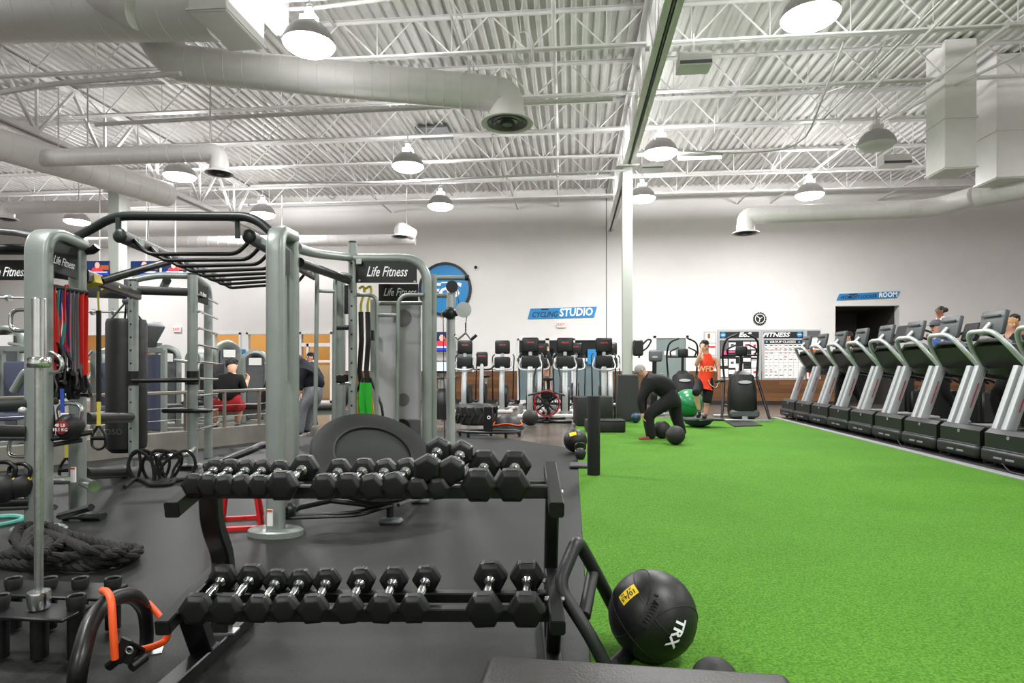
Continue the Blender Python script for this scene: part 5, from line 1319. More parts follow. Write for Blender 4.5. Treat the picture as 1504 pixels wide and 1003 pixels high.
for x in (.1, 1.8):
    for y in (-.36, .36): m = MB(); m.cyl((x, y, .0), (x, y, .09), .03, 10); m.ob('foot', BLACKP, o)
TMX, TMY0, TMP = 5.03, 7.62, .91
for k in range(9):
    lab = 'treadmill with silver uprights beside the turf, %s from the back wall end' % order(9 - k)
    t = tm if k == 0 else copy_tree(tm)
    t.location = (TMX, TMY0 + TMP * k, .012); t['label'] = lab
t = copy_tree(tm); t.location = (TMX, TMY0 - TMP, .012); t['label'] = 'treadmill cut off by the right edge of the picture'
for k, yy in enumerate((7.0, 9.3, 13.6)):
    m = MB(); m.tube(fillet([V((4.98, yy, .03)), V((4.9, yy + .1, .035)), V((4.86, yy + .3, .035)), V((4.95, yy + .5, .03)), V((5.0, yy + .7, .1))], .1, 5), .008, 6)
    tag(m.ob('power_cord', BLACKP), 'black power cord on the floor under the treadmills, %s from the right' % order(k + 1), 'cord', 'treadmill power cords')
# a second row beyond: only dark handles and screens of climbers show
def climber(loc, label):
    o = root('stair_climber', loc, label, 'stair climber', 'stair climbers behind the treadmills'); l = V(loc)
    G = lambda x, y, z: l + V((x, y, z))
    m = MB(); m.b2(G(.1, -.35, .05), G(1.2, .35, .7), .03); m.ob('step_housing', BLACKP, o)
    for k in range(4): m = MB(); m.b2(G(1.0 - .22 * k, -.27, .3 + .2 * k), G(1.25 - .22 * k, .27, .34 + .2 * k), .005); m.ob('step', GREYP, o)
    for y in (-.36, .36): m = MB(); m.tube(fillet([G(1.1, y, .6), G(1.05, y, 1.75), G(.3, y, 2.05), G(.0, y * .8, 1.9)], .15, 4), .025, 10); m.ob('handrail', BLACKM, o)
    m = MB(); m.b2(G(0, -.3, .05), G(.2, .3, 1.6), .03); m.ob('mast', BLACKP, o)
    m = MB(); m.box(G(.1, 0, 1.95), (.1, .5, .4), Matrix.Rotation(.3, 3, 'Y'), .03); m.ob('console', BLACKP, o)
    return o
c = P(1382, 540, 13.6); climber((c.x - .9, c.y, .0), 'dark stair climber carrying the woman with tied hair')
c = P(1487, 540, 12.9); climber((c.x - .9, c.y, .0), 'dark stair climber behind the blond woman')
# ================================================================ exercise machines in the middle of the back wall
def precor(loc, label, s=1, rz=0, kind='elliptical_trainer'):
    o = root(kind, (0, 0, 0), label, 'elliptical trainer', 'elliptical trainers in front of the studio windows')
    m = MB(); m.sweep(fillet([V((0, -.12, .1)), V((.0, -.2, .5)), V((0, -.08, 1.05)), V((0, 0, 1.3))], .3, 5), rrect(.16, .12, .03, 2), up=V((0, -1, 0))); m.ob('mast', SILVER, o)
    m = MB(); m.box((0, -.03, 1.34), (.5, .12, .3), None, .05, 3); m.ob('console', BLACKP, o)
    m = MB(); m.tube(fillet([V((-.25, .12, 1.45)), V((-.33, -.02, 1.25)), V((-.28, -.16, 1.16)), V((0, -.2, 1.13)), V((.28, -.16, 1.16)), V((.33, -.02, 1.25)), V((.25, .12, 1.45))], .12, 5), .022, 10); m.ob('handlebar', SILVER, o)
    m = MB(); m.box((0, 0, 1.53), (.1, .05, .16), None, .01); m.ob('screen_neck', SILVER, o)
    m = MB(); m.box((0, 0, 1.74), (.47, .07, .36), None, .05, 3); sc = m.ob('screen', mat('console_plastic', '#131416', .4) if 'console_plastic' not in MATS else MATS['console_plastic'], o)
    text('PRECOR', .055, mat('logo_red', '#c04848', .5) if 'logo_red' not in MATS else MATS['logo_red'], sc, face((0, -.037, 1.8)), shear=.1, off=.03)
    m = MB(); m.b2((-.35, -.25, .02), (.35, -.13, .1), .02); m.ob('front_foot', WHITE, o)
    for x in (-.22, .22): m = MB(); m.bar(V((x, -.2, .07)), V((x, 1.5, .07)), .07, .07, .02); m.ob('base_rail', WHITE, o)
    m = MB(); m.b2((-.35, 1.4, .02), (.35, 1.52, .1), .02); m.ob('rear_foot', WHITE, o)
    for x in (-.2, .2):
        m = MB(); m.box((x, .75, .28), (.16, .42, .05), None, .015); m.ob('pedal', BLACKP, o)
        m = MB(); m.bar(V((x, .2, .25)), V((x, 1.3, .22)), .05, .06); m.ob('pedal_arm', SILVER, o)
        m = MB(); m.tube(fillet([V((x * 1.6, .1, .35)), V((x * 1.7, .12, 1.2)), V((x * 1.75, .2, 1.5)), V((x * 1.5, .32, 1.55))], .1, 4), .02, 8); m.ob('swing_arm', BLACKM, o)
    m = MB(); m.lathe([(0, -.14), (.3, -.13), (.33, -.05), (.33, .05), (.3, .13), (0, .14)], Matrix.Translation((0, .3, .45)) @ Matrix.Rotation(PI / 2, 4, 'Y'), 24); m.ob('drive_cover', BLACKP, o)
    for q in o.children_recursive: q.data.transform(Matrix.Diagonal((.84, 1, 1, 1)))
    return o
pr = precor((0, 0, 0), 'x')
def place(src, px, zc, label, z=0, rz=0, sc=1):
    p = P(px, HY, zc)
    return clone(src, (p.x, p.y, z), rz, label, sc)
spots = [(779, 14.6, 'elliptical trainer in front of the studio windows, left one of the front three'), (830, 14.7, 'elliptical trainer in front of the studio windows, middle one of the front three'), (887, 14.8, 'elliptical trainer in front of the studio windows, right one of the front three'),
         (793, 17.6, 'elliptical trainer in the back row, left one, with a user'), (845, 17.6, 'elliptical trainer in the back row, middle one'), (896, 17.6, 'elliptical trainer in the back row, right one'), (683, 16.2, 'elliptical trainer just right of the pulley column'), (738, 16.2, 'elliptical trainer alone before the wood wall panel')]
for k, (px, zc, lab) in enumerate(spots):
    if k == 0: pr['label'] = lab; p = P(px, HY, zc); pr.location = (p.x, p.y, 0)
    else: place(pr, px, zc, lab)
# upright bike
c = P(708, HY, 15.8); o = root('exercise_bike', (c.x, c.y, 0), 'upright exercise bike between two elliptical trainers', 'exercise bike'); G = lambda x, y, z: V((c.x + x, c.y + y, z))
part('console', lambda m: m.box(G(0, 0, 1.42), (.3, .1, .38), None, .05, 3), BLACKP)
cs = [q for q in o.children][0]; text('PRECOR', .05, MATS['logo_red'], cs, face(G(0, -.055, 1.5)), shear=.1, off=.03)
part('mast', lambda m: m.sweep([G(0, -.1, .2), G(0, -.12, .7), G(0, 0, 1.3)], rrect(.1, .1, .03, 2), up=V((0, -1, 0))), SILVER)
part('handlebar', lambda m: m.tube(fillet([G(-.28, .25, 1.25), G(-.22, 0, 1.15), G(.22, 0, 1.15), G(.28, .25, 1.25)], .1, 4), .025, 8), BLACKM)
part('drive_cover', lambda m: m.lathe([(0, -.08), (.28, -.07), (.3, 0), (.28, .07), (0, .08)], Matrix.Translation(G(0, .3, .5)) @ Matrix.Rotation(PI / 2, 4, 'Y'), 20), BLACKP)
part('seat_post', lambda m: m.tube([G(0, .6, .3), G(0, .75, .95)], .035, 10), CHROME)
part('saddle', lambda m: m.sph(G(0, .78, .98), .14, 16, (.9, 1.2, .4)), BLACKP)
part('base', lambda m: (m.b2(G(-.25, -.2, .01), G(.25, -.1, .08), .02), m.b2(G(-.25, .9, .01), G(.25, 1.0, .08), .02), m.b2(G(-.05, -.2, .05), G(.05, 1.0, .15), .02)), SILVER)
# rower-like ski bike with lit screen
c = P(649, HY, 13.0); o = root('exercise_bike', (c.x, c.y, 0), 'exercise bike with a lit pale screen and a black front shroud', 'exercise bike'); G = lambda x, y, z: V((c.x + x, c.y + y, z))
part('shroud', lambda m: m.sweep([G(0, .0, .12), G(0, -.02, .4), G(0, 0, .62), G(0, .05, .72)], rrect(.36, .3, .1, 3), up=V((0, -1, 0)), scl=[.85, 1, .95, .6]), BLACKP)
part('stem', lambda m: m.sweep([G(0, .1, .65), G(-.02, .1, 1.05), G(-.04, .05, 1.15)], rrect(.09, .07, .02, 2), up=V((0, -1, 0))), SILVER)
part('fork', lambda m: (m.tube([G(-.09, .1, .62), G(-.06, .05, .95)], .025, 8), m.tube([G(.11, .1, .62), G(.06, .05, .98)], .025, 8)), SILVER)
part('screen_case', lambda m: m.box(G(-.03, 0, 1.22), (.4, .07, .26), None, .04, 2), BLACKP)
q = MB(); q.box(G(-.03, -.037, 1.225), (.3, .006, .19)); q.ob('lit_display', SCRN, [x for x in o.children if x.name.startswith('screen_case')][0])
part('handlebar', lambda m: m.tube(fillet([G(-.3, .2, 1.02), G(-.2, .05, .98), G(.2, .05, .98), G(.3, .2, 1.02)], .08, 4), .025, 8), BLACKM)
part('leg', lambda m: m.tube([G(-.12, 0, .3), G(-.28, -.1, .03)], .03, 8), SILVER)
part('leg', lambda m: m.tube([G(.12, 0, .3), G(.28, -.1, .03)], .03, 8), SILVER)
part('rear_beam', lambda m: m.bar(G(0, .1, .2), G(0, 1.1, .12), .1, .1), BLACKM)
part('rear_foot', lambda m: m.b2(G(-.25, 1.05, .0), G(.25, 1.15, .1), .02), BLACKM)
part('saddle', lambda m: (m.sph(G(0, .95, 1.0), .14, 14, (.9, 1.2, .4)), m.tube([G(0, .9, .2), G(0, .95, .95)], .03, 8)), BLACKP)
# fan bike with red wheel
c = P(803, HY, 13.3); o = root('fan_bike', (c.x, c.y, 0), 'fan bike with a red-rimmed wheel cage in front of the ellipticals', 'exercise bike'); G = lambda x, y, z: V((c.x + x, c.y + y, z))
wc = G(0, 0, .42); Mw = Matrix.Translation(wc) @ Matrix.Rotation(PI / 2, 4, 'X')
part('wheel_rim', lambda m: (m.lathe([(.25, -.06), (.28, -.08), (.29, 0), (.28, .08), (.25, .06)], Mw, 36, False)), RED)
part('cage', lambda m: [m.tube([wc + V((q * math.cos(t), -.07 - .03 * (1 - q / .27), q * math.sin(t))) for t in [2 * PI * j / 28 for j in range(28)]], .006, 5, closed=True) for q in (.07, .12, .17, .22, .26)], BLACKM)
part('fan_blades', lambda m: [m.box(wc + V((.15 * math.cos(t), 0, .15 * math.sin(t))), (.2, .1, .012), Matrix.Rotation(-t, 3, 'Y') @ Matrix.Rotation(.4, 3, 'X')) for t in [2 * PI * j / 10 for j in range(10)]], BLACKP)
part('hub', lambda m: m.lathe([(0, .1), (.06, .09), (.08, .06), (.08, -.08), (0, -.08)], Mw, 20), BLACKP)
part('hub_emblem', lambda m: m.box(wc + V((-.05, -.11, -.13)), (.14, .02, .05), Matrix.Rotation(.7, 3, 'Y'), .01), SILVER)
part('top_cover', lambda m: m.box(wc + V((0, .1, .2)), (.26, .3, .2), None, .05, 2), BLACKP)
part('foot_peg_bar', lambda m: m.tube(fillet([wc + V((-.4, -.03, .18)), wc + V((-.2, -.05, .24)), wc + V((.2, -.05, .24)), wc + V((.4, -.03, .18))], .1, 4), .022, 8), BLACKM)
for s in (-1, 1): part('moving_arm', lambda m: m.tube(fillet([wc + V((s * .28, .1, .1)), wc + V((s * .3, .25, .55)), wc + V((s * .25, .35, .78))], .1, 4), .022, 8), BLACKM)
part('base', lambda m: (m.b2(G(-.55, -.02, .0), G(.55, .08, .06), .02), m.b2(G(-.4, .95, .0), G(.4, 1.05, .06), .02), m.b2(G(-.05, 0, .04), G(.05, 1.0, .12), .02), m.b2(G(-.05, -.2, .0), G(.05, 0, .05), .01)), BLACKM)
part('seat', lambda m: (m.sph(G(0, .75, .95), .15, 14, (.9, 1.1, .4)), m.tube([G(0, .75, .1), G(0, .75, .92)], .035, 8)), BLACKP)
# adaptive trainers facing the turf
def amt(px, zc, label, wide=True):
    c = P(px, HY, zc); o = root('cross_trainer', (c.x, c.y, 0), label, 'cross trainer', 'cross trainers behind the turf'); G = lambda x, y, z: V((c.x + x, c.y + y, z))
    def pt(nm, f, mt):
        m = MB(); f(m); return m.ob(nm, mt, o)
    b_ = pt('drive_cover', lambda m: m.sweep([G(0, -.02, .1), G(0, -.05, .22), G(0, -.03, .7), G(0, .02, .98), G(0, .08, 1.06)], rrect(.62, .5, .16, 4), up=V((0, -1, 0)), scl=[.9, .98, .95, .82, .45]), BLACKP)
    pt('cover_badge', lambda m: m.lathe([(0, .004), (.11, .002), (.11, -.01), (0, -.01)], face(G(0, -.285, .88), V((0, -1, .15))) @ Matrix.Diagonal((1.3, .35, 1, 1)), 20), SILVER)
    pt('cover_foot', lambda m: m.b2(G(-.32, -.3, .09), G(.32, -.2, .26), .04), GREYP)
    for s in (-1, 1):
        pt('side_leg', lambda m: m.tube([G(s * .36, .1, 1.0), G(s * .42, -.1, .6), G(s * .52, -.35, .03)], .03, 10), BLACKM)
        pt('hoop_post', lambda m: m.tube(fillet([G(s * .36, .1, 1.0), G(s * .4, .1, 1.5), G(s * .36, .0, 1.85), G(s * .1, -.05, 1.96)], .15, 5), .024, 10), BLACKM)
        pt('handgrip', lambda m: m.tube(fillet([G(s * .3, 0, 1.5), G(s * .34, -.05, 1.62), G(s * .12, -.1, 1.72)], .08, 4), .02, 8), BLACKM)
        pt('pedal', lambda m: m.b2(G(s * .15 - .08, .4, .28), G(s * .15 + .08, .9, .33), .01), BLACKM)
    pt('cross_bar', lambda m: m.tube([G(-.38, .05, 1.48), G(.38, .05, 1.48)], .024, 10), BLACKM)
    k = pt('console', lambda m: m.box(G(0, 0, 1.58), (.26, .1, .22), None, .04, 2), BLACKP)
    pt('mast', lambda m: m.bar(G(0, .08, 1.0), G(0, .05, 1.5), .1, .06), BLACKM)
    pt('base_bar', lambda m: (m.b2(G(-.55, -.38, .01), G(.55, -.3, .06), .01), m.b2(G(-.4, .95, .01), G(.4, 1.05, .06), .01), m.b2(G(-.06, -.3, .03), G(.06, 1.0, .12), .01)), SILVER)
amt(1089, 13.9, 'black cross trainer with arched handles right of the man in orange')
amt(1003, 15.8, 'black cross trainer behind the large green ball')
o = None
c = P(958, HY, 15.5); o = root('exercise_bike', (c.x, c.y, 0), 'dark bike console with a raised handle behind the bending man', 'exercise bike'); G = lambda x, y, z: V((c.x + x, c.y + y, z))
part('console', lambda m: m.box(G(.08, 0, 1.5), (.34, .1, .3), None, .06, 3), GREYP)
part('badge', lambda m: m.lathe([(0, .004), (.06, .002), (.06, -.01), (0, -.01)], face(G(.06, -.052, 1.47)) @ Matrix.Diagonal((1.3, .4, 1, 1)), 16), SILVER)
part('handle', lambda m: m.tube(fillet([G(-.32, .1, 1.45), G(-.28, .0, 1.75), G(-.12, -.05, 1.92), G(-.02, -.05, 1.9), G(-.12, -.02, 1.7), G(-.28, .05, 1.6)], .1, 4), .022, 8), BLACKM)
part('mast', lambda m: m.sweep([G(.05, .1, .2), G(.06, .05, 1.4)], rrect(.1, .1, .03, 2)), BLACKM)
part('drive_cover', lambda m: m.lathe([(0, -.1), (.3, -.08), (.32, 0), (.3, .08), (0, .1)], Matrix.Translation(G(.05, .3, .5)) @ Matrix.Rotation(PI / 2, 4, 'Y'), 20), BLACKP)
part('base', lambda m: (m.b2(G(-.25, -.2, .01), G(.3, -.1, .08), .02), m.b2(G(0, -.2, .04), G(.1, 1, .12), .02)), SILVER)
# ================================================================ concrete kerb, handrail and machines on the left
a, b, c = F(-60, 700), F(395, 648), F(520, 633)
o = root('kerb_wall', F(200, 670), 'low concrete kerb wall behind the training rig', 'kerb')
m = MB(); dn = (b - a).normalized(); nn = V((-dn.y, dn.x, 0))
m.prism([(p.x, p.y) for p in (a, b, b + nn * .18, a + nn * .18)], Matrix.Translation((0, 0, 0)), .28); m.ob('kerb', CONC, o)
o = root('handrail', F(200, 665), 'low metal handrail on posts along the concrete kerb', 'railing')
h0 = .84; mid = lambda t, z: up(a.lerp(b, t) + nn * .09, z)
RAILM = mat('railing_metal', '#8b857b', .4, metal=.6)
part('top_rail', lambda m: m.bar(mid(0, h0), mid(1, h0), .05, .05, .01), RAILM)
for k in range(7): part('rail_post', lambda m: m.bar(mid(.04 + .155 * k, .28), mid(.04 + .155 * k, h0), .045, .045, .006), RAILM)
for z in (.45, .62): part('rail_wire', lambda m: m.tube([mid(0, z), mid(1, z)], .006, 6), STEEL)
def machine(px, zc, label, kind, rz=0, sc=1, wid=.9):
    c = P(px, HY, zc); o = root('weight_machine', (c.x, c.y, 0), label, 'weight machine')
    Rz = Matrix.Rotation(rz, 3, 'Z'); G = lambda x, y, z: V((c.x, c.y, 0)) + Rz @ (V((x, y, z)) * sc)
    def pt(nm, f, mt):
        m = MB(); f(m); return m.ob(nm, mt, o)
    if kind == 'stack':     # selector tower with shroud, seat and pad
        pt('shroud', lambda m: m.sweep(fillet([G(-.2, .3, .05), G(-.2, .3, 1.5), G(.0, .3, 1.6), G(.2, .3, 1.5), G(.2, .3, .05)], .15, 4), rrect(.1, .28, .03, 2), up=V((0, -1, 0))), RIG)
        pt('stack_panel', lambda m: m.box(G(0, .3, .8), (.36 * sc, .2 * sc, 1.35 * sc), Rz, .02), GREYP)
        pt('placard', lambda m: m.box(G(0, .18, 1.4), (.26 * sc, .02, .16 * sc), Rz), PAPER)
        pt('seat', lambda m: m.box(G(.55, 0, .5), (.42 * sc, .4 * sc, .09 * sc), Rz, .03, 2), VINYL)
        pt('back_pad', lambda m: m.box(G(.72, .12, .95), (.14 * sc, .36 * sc, .7 * sc), Rz, .04, 2), VINYL)
        pt('arm', lambda m: m.tube(fillet([G(.2, 0, 1.35), G(.55, -.2, 1.3), G(.6, -.4, .95), G(.5, -.45, .9)], .12, 4), .03, 8), RIG)
        pt('base_rail', lambda m: (m.bar(G(-.3, .3, .05), G(.95, .1, .05), .08, .07), m.bar(G(.9, -.3, .05), G(.9, .5, .05), .08, .07)), RIG)
        pt('grip', lambda m: m.tube([G(.5, -.55, .9), G(.5, -.35, .9)], .022, 8), BLACKP)
    elif kind == 'press':   # plate loaded, angled frame, blue-grey pad
        pt('pad', lambda m: m.box(G(0, 0, .85), (.34 * sc, .12 * sc, .9 * sc), Rz, .04, 2), BLUEPAD)
        pt('seat', lambda m: m.box(G(0, -.25, .45), (.36 * sc, .4 * sc, .1 * sc), Rz, .03, 2), BLUEPAD)
        for s in (-1, 1):
            pt('frame_post', lambda m: m.bar(G(s * .32, .15, 0), G(s * .32, .2, 1.5), .08, .1), RIG)
            pt('lever_arm', lambda m: m.tube(fillet([G(s * .36, .1, 1.5), G(s * .42, -.3, 1.3), G(s * .4, -.5, 1.0)], .1, 4), .03, 8), RIGD)
            pt('weight_plate', lambda m: m.cyl(G(s * .46, .1, 1.2), G(s * .52, .1, 1.2), .2 * sc, 24, bev=.01), BLACKM)
        pt('top_beam', lambda m: m.bar(G(-.36, .2, 1.5), G(.36, .2, 1.5), .08, .08), RIG)
        pt('floor_beam', lambda m: m.bar(G(0, .4, .05), G(0, -.6, .05), .1, .08), RIG)
    elif kind == 'panel':
        pt('back_panel', lambda m: m.box(G(0, 0, .75), (.62 * sc, .06, 1.2 * sc), Rz, .02), BLUEPAD)
        for s in (-1, 1): pt('frame_post', lambda m: m.bar(G(s * .34, 0, 0), G(s * .34, 0, 1.42), .07, .08), RIG)
        pt('top_beam', lambda m: m.bar(G(-.36, 0, 1.42), G(.36, 0, 1.42), .08, .08), RIG)
        pt('floor_beam', lambda m: m.bar(G(0, .5, .05), G(0, -.5, .05), .1, .08), RIG)
        pt('seat', lambda m: m.box(G(0, .35, .5), (.4, .4, .1), Rz, .03, 2), VINYL)
    elif kind == 'low':     # low bench frame with pads
        pt('seat', lambda m: m.box(G(0, 0, .46), (.9 * sc, .3 * sc, .09 * sc), Rz, .03, 2), VINYL)
        pt('back_pad', lambda m: m.box(G(.5, 0, .72), (.1 * sc, .32 * sc, .5 * sc), Rz @ Matrix.Rotation(.3, 3, 'Y'), .03, 2), VINYL)
        pt('beam', lambda m: m.bar(G(-.6, 0, .36), G(.6, 0, .36), .08, .09), RIG)
        for s in (-1, 1): pt('leg', lambda m: m.bar(G(s * .5, 0, 0), G(s * .45, 0, .36), .07, .09), RIG); pt('foot', lambda m: m.bar(G(s * .5, -.3, .03), G(s * .5, .3, .03), .07, .06), RIG)
        for s in (-1, 1): pt('wheel', lambda m: m.cyl(G(.5, s * .3, .06), G(.5, s * .36, .06), .06, 16), BLACKP)
    elif kind == 'tread':
        pt('console', lambda m: m.box(G(.2, 0, 1.62), (.5 * sc, .4 * sc, .16 * sc), Rz @ Matrix.Rotation(-.9, 3, 'Y'), .03, 2), GREYP)
        for s in (-1, 1): pt('upright', lambda m: m.bar(G(-.35, s * .3, .2), G(.15, s * .26, 1.5), .1, .08), RIG)
        pt('hood', lambda m: m.box(G(-.2, 0, .18), (.7, .8, .3), Rz, .05), BLACKP)
        pt('handrail', lambda m: m.tube([G(.1, -.3, 1.25), G(.1, .3, 1.25)], .03, 8), BLACKM)
    return o
machine(25, 9.6, 'grey weight machine with a blue-grey pad at the far left edge', 'press', .3)
machine(-8, 10.6, 'grey selector weight machine cut by the left edge', 'stack', .2, 1.2)
machine(216, 10.2, 'grey weight machine with a blue-grey back panel behind the punching bag', 'panel', -.2, 1.05)
machine(205, 12.5, 'dark treadmill console leaning above the punching bag right side', 'tread', -.3, 1.15)
machine(240, 12.0, 'grey selector machine with a white placard right of the punching bag', 'stack', .4)
machine(274, 13.8, 'grey selector machine with a white placard behind the far rig post', 'stack', -.2)
machine(343, 14.5, 'tall rounded grey selector machine in front of the orange window', 'stack', 1.0, 1.1)
machine(375, 12.8, 'grey machine with a tilted white placard beside the window sill', 'stack', .5, .95)
machine(316, 16.2, 'grey selector machine behind the seated man', 'stack', .1)
machine(350, 11.0, 'low grey bench frame with small wheels behind the handrail', 'low', .1, 1.1)
machine(470, 11.5, 'low black bench behind the bending hooded person', 'low', .5)
machine(130, 13.5, 'grey weight machine behind the red bands', 'stack', -.3)
machine(165, 11.5, 'grey press machine left of the punching bag', 'press', .5)
def wbarbell(px0, px1, py, zc, label):
    o = root('barbell', P((px0 + px1) / 2, py, zc), label, 'barbell')
    m = MB(); m.tube([P(px0, py, zc), P(px1, py + .5, zc)], .016, 10); m.ob('shaft', STEEL, o)
    for t in (.2, .62):
        c = P(px0, py, zc).lerp(P(px1, py + .5, zc), t); m = MB(); m.cyl(c - RT * .02, c + RT * .02, .05, 16); m.ob('collar', STEEL, o)
    for s in (0, 1):
        x = px1 if s else px0; m = MB(); m.bar(up(P(x, py, zc), 0.008), up(P(x, py, zc), P(x, py, zc).z + .05), .07, .07); m.ob('stand_post', RIG, o)
wbarbell(-40, 45, 437, 8.8, 'steel bar held high at the far left edge')
wbarbell(122, 196, 458, 9.3, 'steel bar held high behind the punching bag')
# ================================================================ people
def skinmesh(nm, J, E, mt, par, sub=2, rootn=None):
    keys = list(J); off = rootof(par).location
    me = bpy.data.meshes.new(nm)
    me.from_pydata([V(J[k][0]) - off for k in keys], [(keys.index(a), keys.index(b)) for a, b in E], [])
    o = bpy.data.objects.new(nm, me); COL.objects.link(o); o.parent = par
    md = o.modifiers.new('skin', 'SKIN'); md.use_smooth_shade = True
    sv = me.skin_vertices[0].data
    for i, k in enumerate(keys):
        r = J[k][1]; sv[i].radius = (r, r) if not isinstance(r, tuple) else r
        sv[i].use_root = (k == (rootn or keys[0]))
    if sub: s = o.modifiers.new('sub', 'SUBSURF'); s.levels = sub; s.render_levels = sub
    me.materials.append(mt)
    return o
def hand(J, E, wrist, pre, wp, d, palm_n, curl=.5, sc=1):
    # wp wrist point, d direction of the hand, palm_n palm normal; five fingers rooted in the palm
    d = V(d).normalized(); n = V(palm_n); n = (n - d * n.dot(d)).normalized(); s = d.cross(n)
    pm = V(wp) + d * .075 * sc; J[pre + 'p'] = (pm, .028 * sc); E.append((wrist, pre + 'p'))
    for k, (o_, L) in enumerate(((-.03, .07), (-.01, .082), (.011, .078), (.03, .062))):
        a = pm + d * .03 * sc + s * o_ * sc
        b = a + (d * math.cos(curl) + n * math.sin(curl)).normalized() * L * .55 * sc
        c = b + (d * math.cos(curl * 2) + n * math.sin(curl * 2)).normalized() * L * .5 * sc
        J[pre + 'f%d' % k] = (a, .010 * sc); J[pre + 'g%d' % k] = (b, .009 * sc); J[pre + 'h%d' % k] = (c, .008 * sc)
        E += [(pre + 'p', pre + 'f%d' % k), (pre + 'f%d' % k, pre + 'g%d' % k), (pre + 'g%d' % k, pre + 'h%d' % k)]
    a = pm - d * .03 * sc - s * .045 * sc; b = a + (d * .8 - s * .5 + n * .3).normalized() * .04 * sc
    J[pre + 't0'] = (a, .011 * sc); J[pre + 't1'] = (b, .009 * sc); E += [(pre + 'p', pre + 't0'), (pre + 't0', pre + 't1')]
def head(par, c, fwd, skin, hairm, hair='short', r=.098, up_=V((0, 0, 1))):
    # face features as parts on the head, which itself belongs to the body mesh
    f = V(fwd).normalized(); u = (up_ - f * up_.dot(f)).normalized(); s = f.cross(u); c = V(c)
    m = MB(); m.sph(c + f * r * .96 - u * .012, .016, 10, (1, 1, 1)); m.ob('nose', skin, par)
    for k in (-1, 1):
        m = MB(); m.sph(c + f * r * .86 + s * k * .034 + u * .012, .011, 10); m.ob('eye', BLACKL, par)
        m = MB(); m.tube([c + f * r * .88 + s * k * .018 + u * .035, c + f * r * .8 + s * k * .052 + u * .034], .006, 6); m.ob('eyebrow', hairm, par)
        m = MB(); m.sph(c + s * k * r * .86 - u * .005, .026, 10, (.5, .9, 1.2)); m.ob('ear', skin, par)
    m = MB(); m.tube([c + f * r * .84 + s * -.024 - u * .055, c + f * r * .9 - u * .056, c + f * r * .84 + s * .024 - u * .055], .006, 6); m.ob('mouth', mat('lip', '#8e4a40', .5) if 'lip' not in MATS else MATS['lip'], par)
    rot = Matrix(((s.x, f.x, u.x), (s.y, f.y, u.y), (s.z, f.z, u.z)))
    m = MB()
    if hair == 'shaved': m.sph(c - f * .012 + u * .016, r * 1.0, 20, (.9, .98, .98), rot)
    elif hair in ('short', 'bun', 'long'):
        m.sph(c - f * .026 + u * .026, r * 1.04, 20, (.93, .98, 1.0), rot)
        if hair == 'short':
            for k in range(26):
                a = R.uniform(0, 2 * PI); b = R.uniform(.2, 1.2); d = (s * math.cos(a) * math.sin(b) + f * math.sin(a) * math.sin(b) + u * math.cos(b)).normalized()
                m.sph(c - f * .014 + u * .03 + d * r * .93, .026, 8)
        if hair == 'bun': m.sph(c - f * .13 + u * .03, .055, 14)
        if hair == 'long':
            m.sweep([c - f * .05 + u * .02, c - f * .09 - u * .1, c - f * .1 - u * .26, c - f * .07 - u * .34], rrect(.15, .09, .04, 3), up=f, scl=[1, 1.1, 1, .5])
    if hair == 'cap':
        m.lathe([(0, .1), (.06, .09), (.095, .05), (.105, 0), (.1, -.01), (0, -.01)], Matrix.Translation(c + u * .035) @ rot.to_4x4(), 24)
        m.ob('cap', mat('grey_cap', '#55585c', .8), par); m = MB(); m.sweep([c + f * .09 + u * .035, c + f * .17 + u * .022], rrect(.15, .008, .003, 1), up=u, scl=[1, .7]); m.ob('cap_peak', MATS['grey_cap'], par); return
    m.ob('hair', hairm, par)
def shoe(par, heel, toe, mt, sole=WHITEC, w=.045):
    h, t = V(heel), V(toe); d = (t - h).normalized(); L = (t - h).length
    m = MB(); m.sweep([h, h + d * L * .3, h + d * L * .7, t], rrect(w * 2, .075, .03, 3), up=V((0, 0, 1)), scl=[.75, 1, .95, .6]); q = m.ob('shoe', mt, par)
    m = MB(); m.sweep([h - V((0, 0, .035)), h + d * L * .5 - V((0, 0, .038)), t - V((0, 0, .03))], rrect(w * 1.9, .022, .008, 2), up=V((0, 0, 1)), scl=[.8, 1, .7]); m.ob('sole', sole, q)
def limbs(J, E, chains):
    for ch in chains:
        for a, b in zip(ch[:-1], ch[1:]): E.append((a, b))
def body(par, J, E, skin):
    K = {k: (p, r * {'pelvis': .72, 'spine': .72, 'chest': .84, 'hipl': .8, 'hipr': .8}.get(k, 1)) for k, (p, r) in J.items()}
    return skinmesh('body', K, E, skin, par)
def cloth(par, nm, J, chain_list, mt, grow, over={}, ext=True, skip=('pelvis', 'spine')):
    keys = []
    E = []
    for ch in chain_list:
        for a, b in zip(ch[:-1], ch[1:]): E.append((a, b))
        for k in ch:
            if k not in keys: keys.append(k)
    JJ = {k: (J[k][0], over.get(k, J[k][1] + grow)) for k in keys}
    if 'spine' in JJ and 'spine' not in over: JJ['spine'] = (JJ['spine'][0], JJ['spine'][1] + (.03 if 'chest' in JJ else -.005))
    for ch in chain_list if ext else []:      # run each open end a little further so that cuffs and hems end where they should
        for a, b in ((ch[0], ch[1]), (ch[-1], ch[-2])):
            if a not in skip and sum(x == a or y == a for x, y in E) == 1 and a + '_x' not in JJ:
                d = (JJ[a][0] - JJ[b][0]).normalized(); JJ[a + '_x'] = (JJ[a][0] + d * JJ[a][1] * .8, JJ[a][1] * .97); E.append((a, a + '_x'))
    return skinmesh(nm, JJ, E, mt, par)
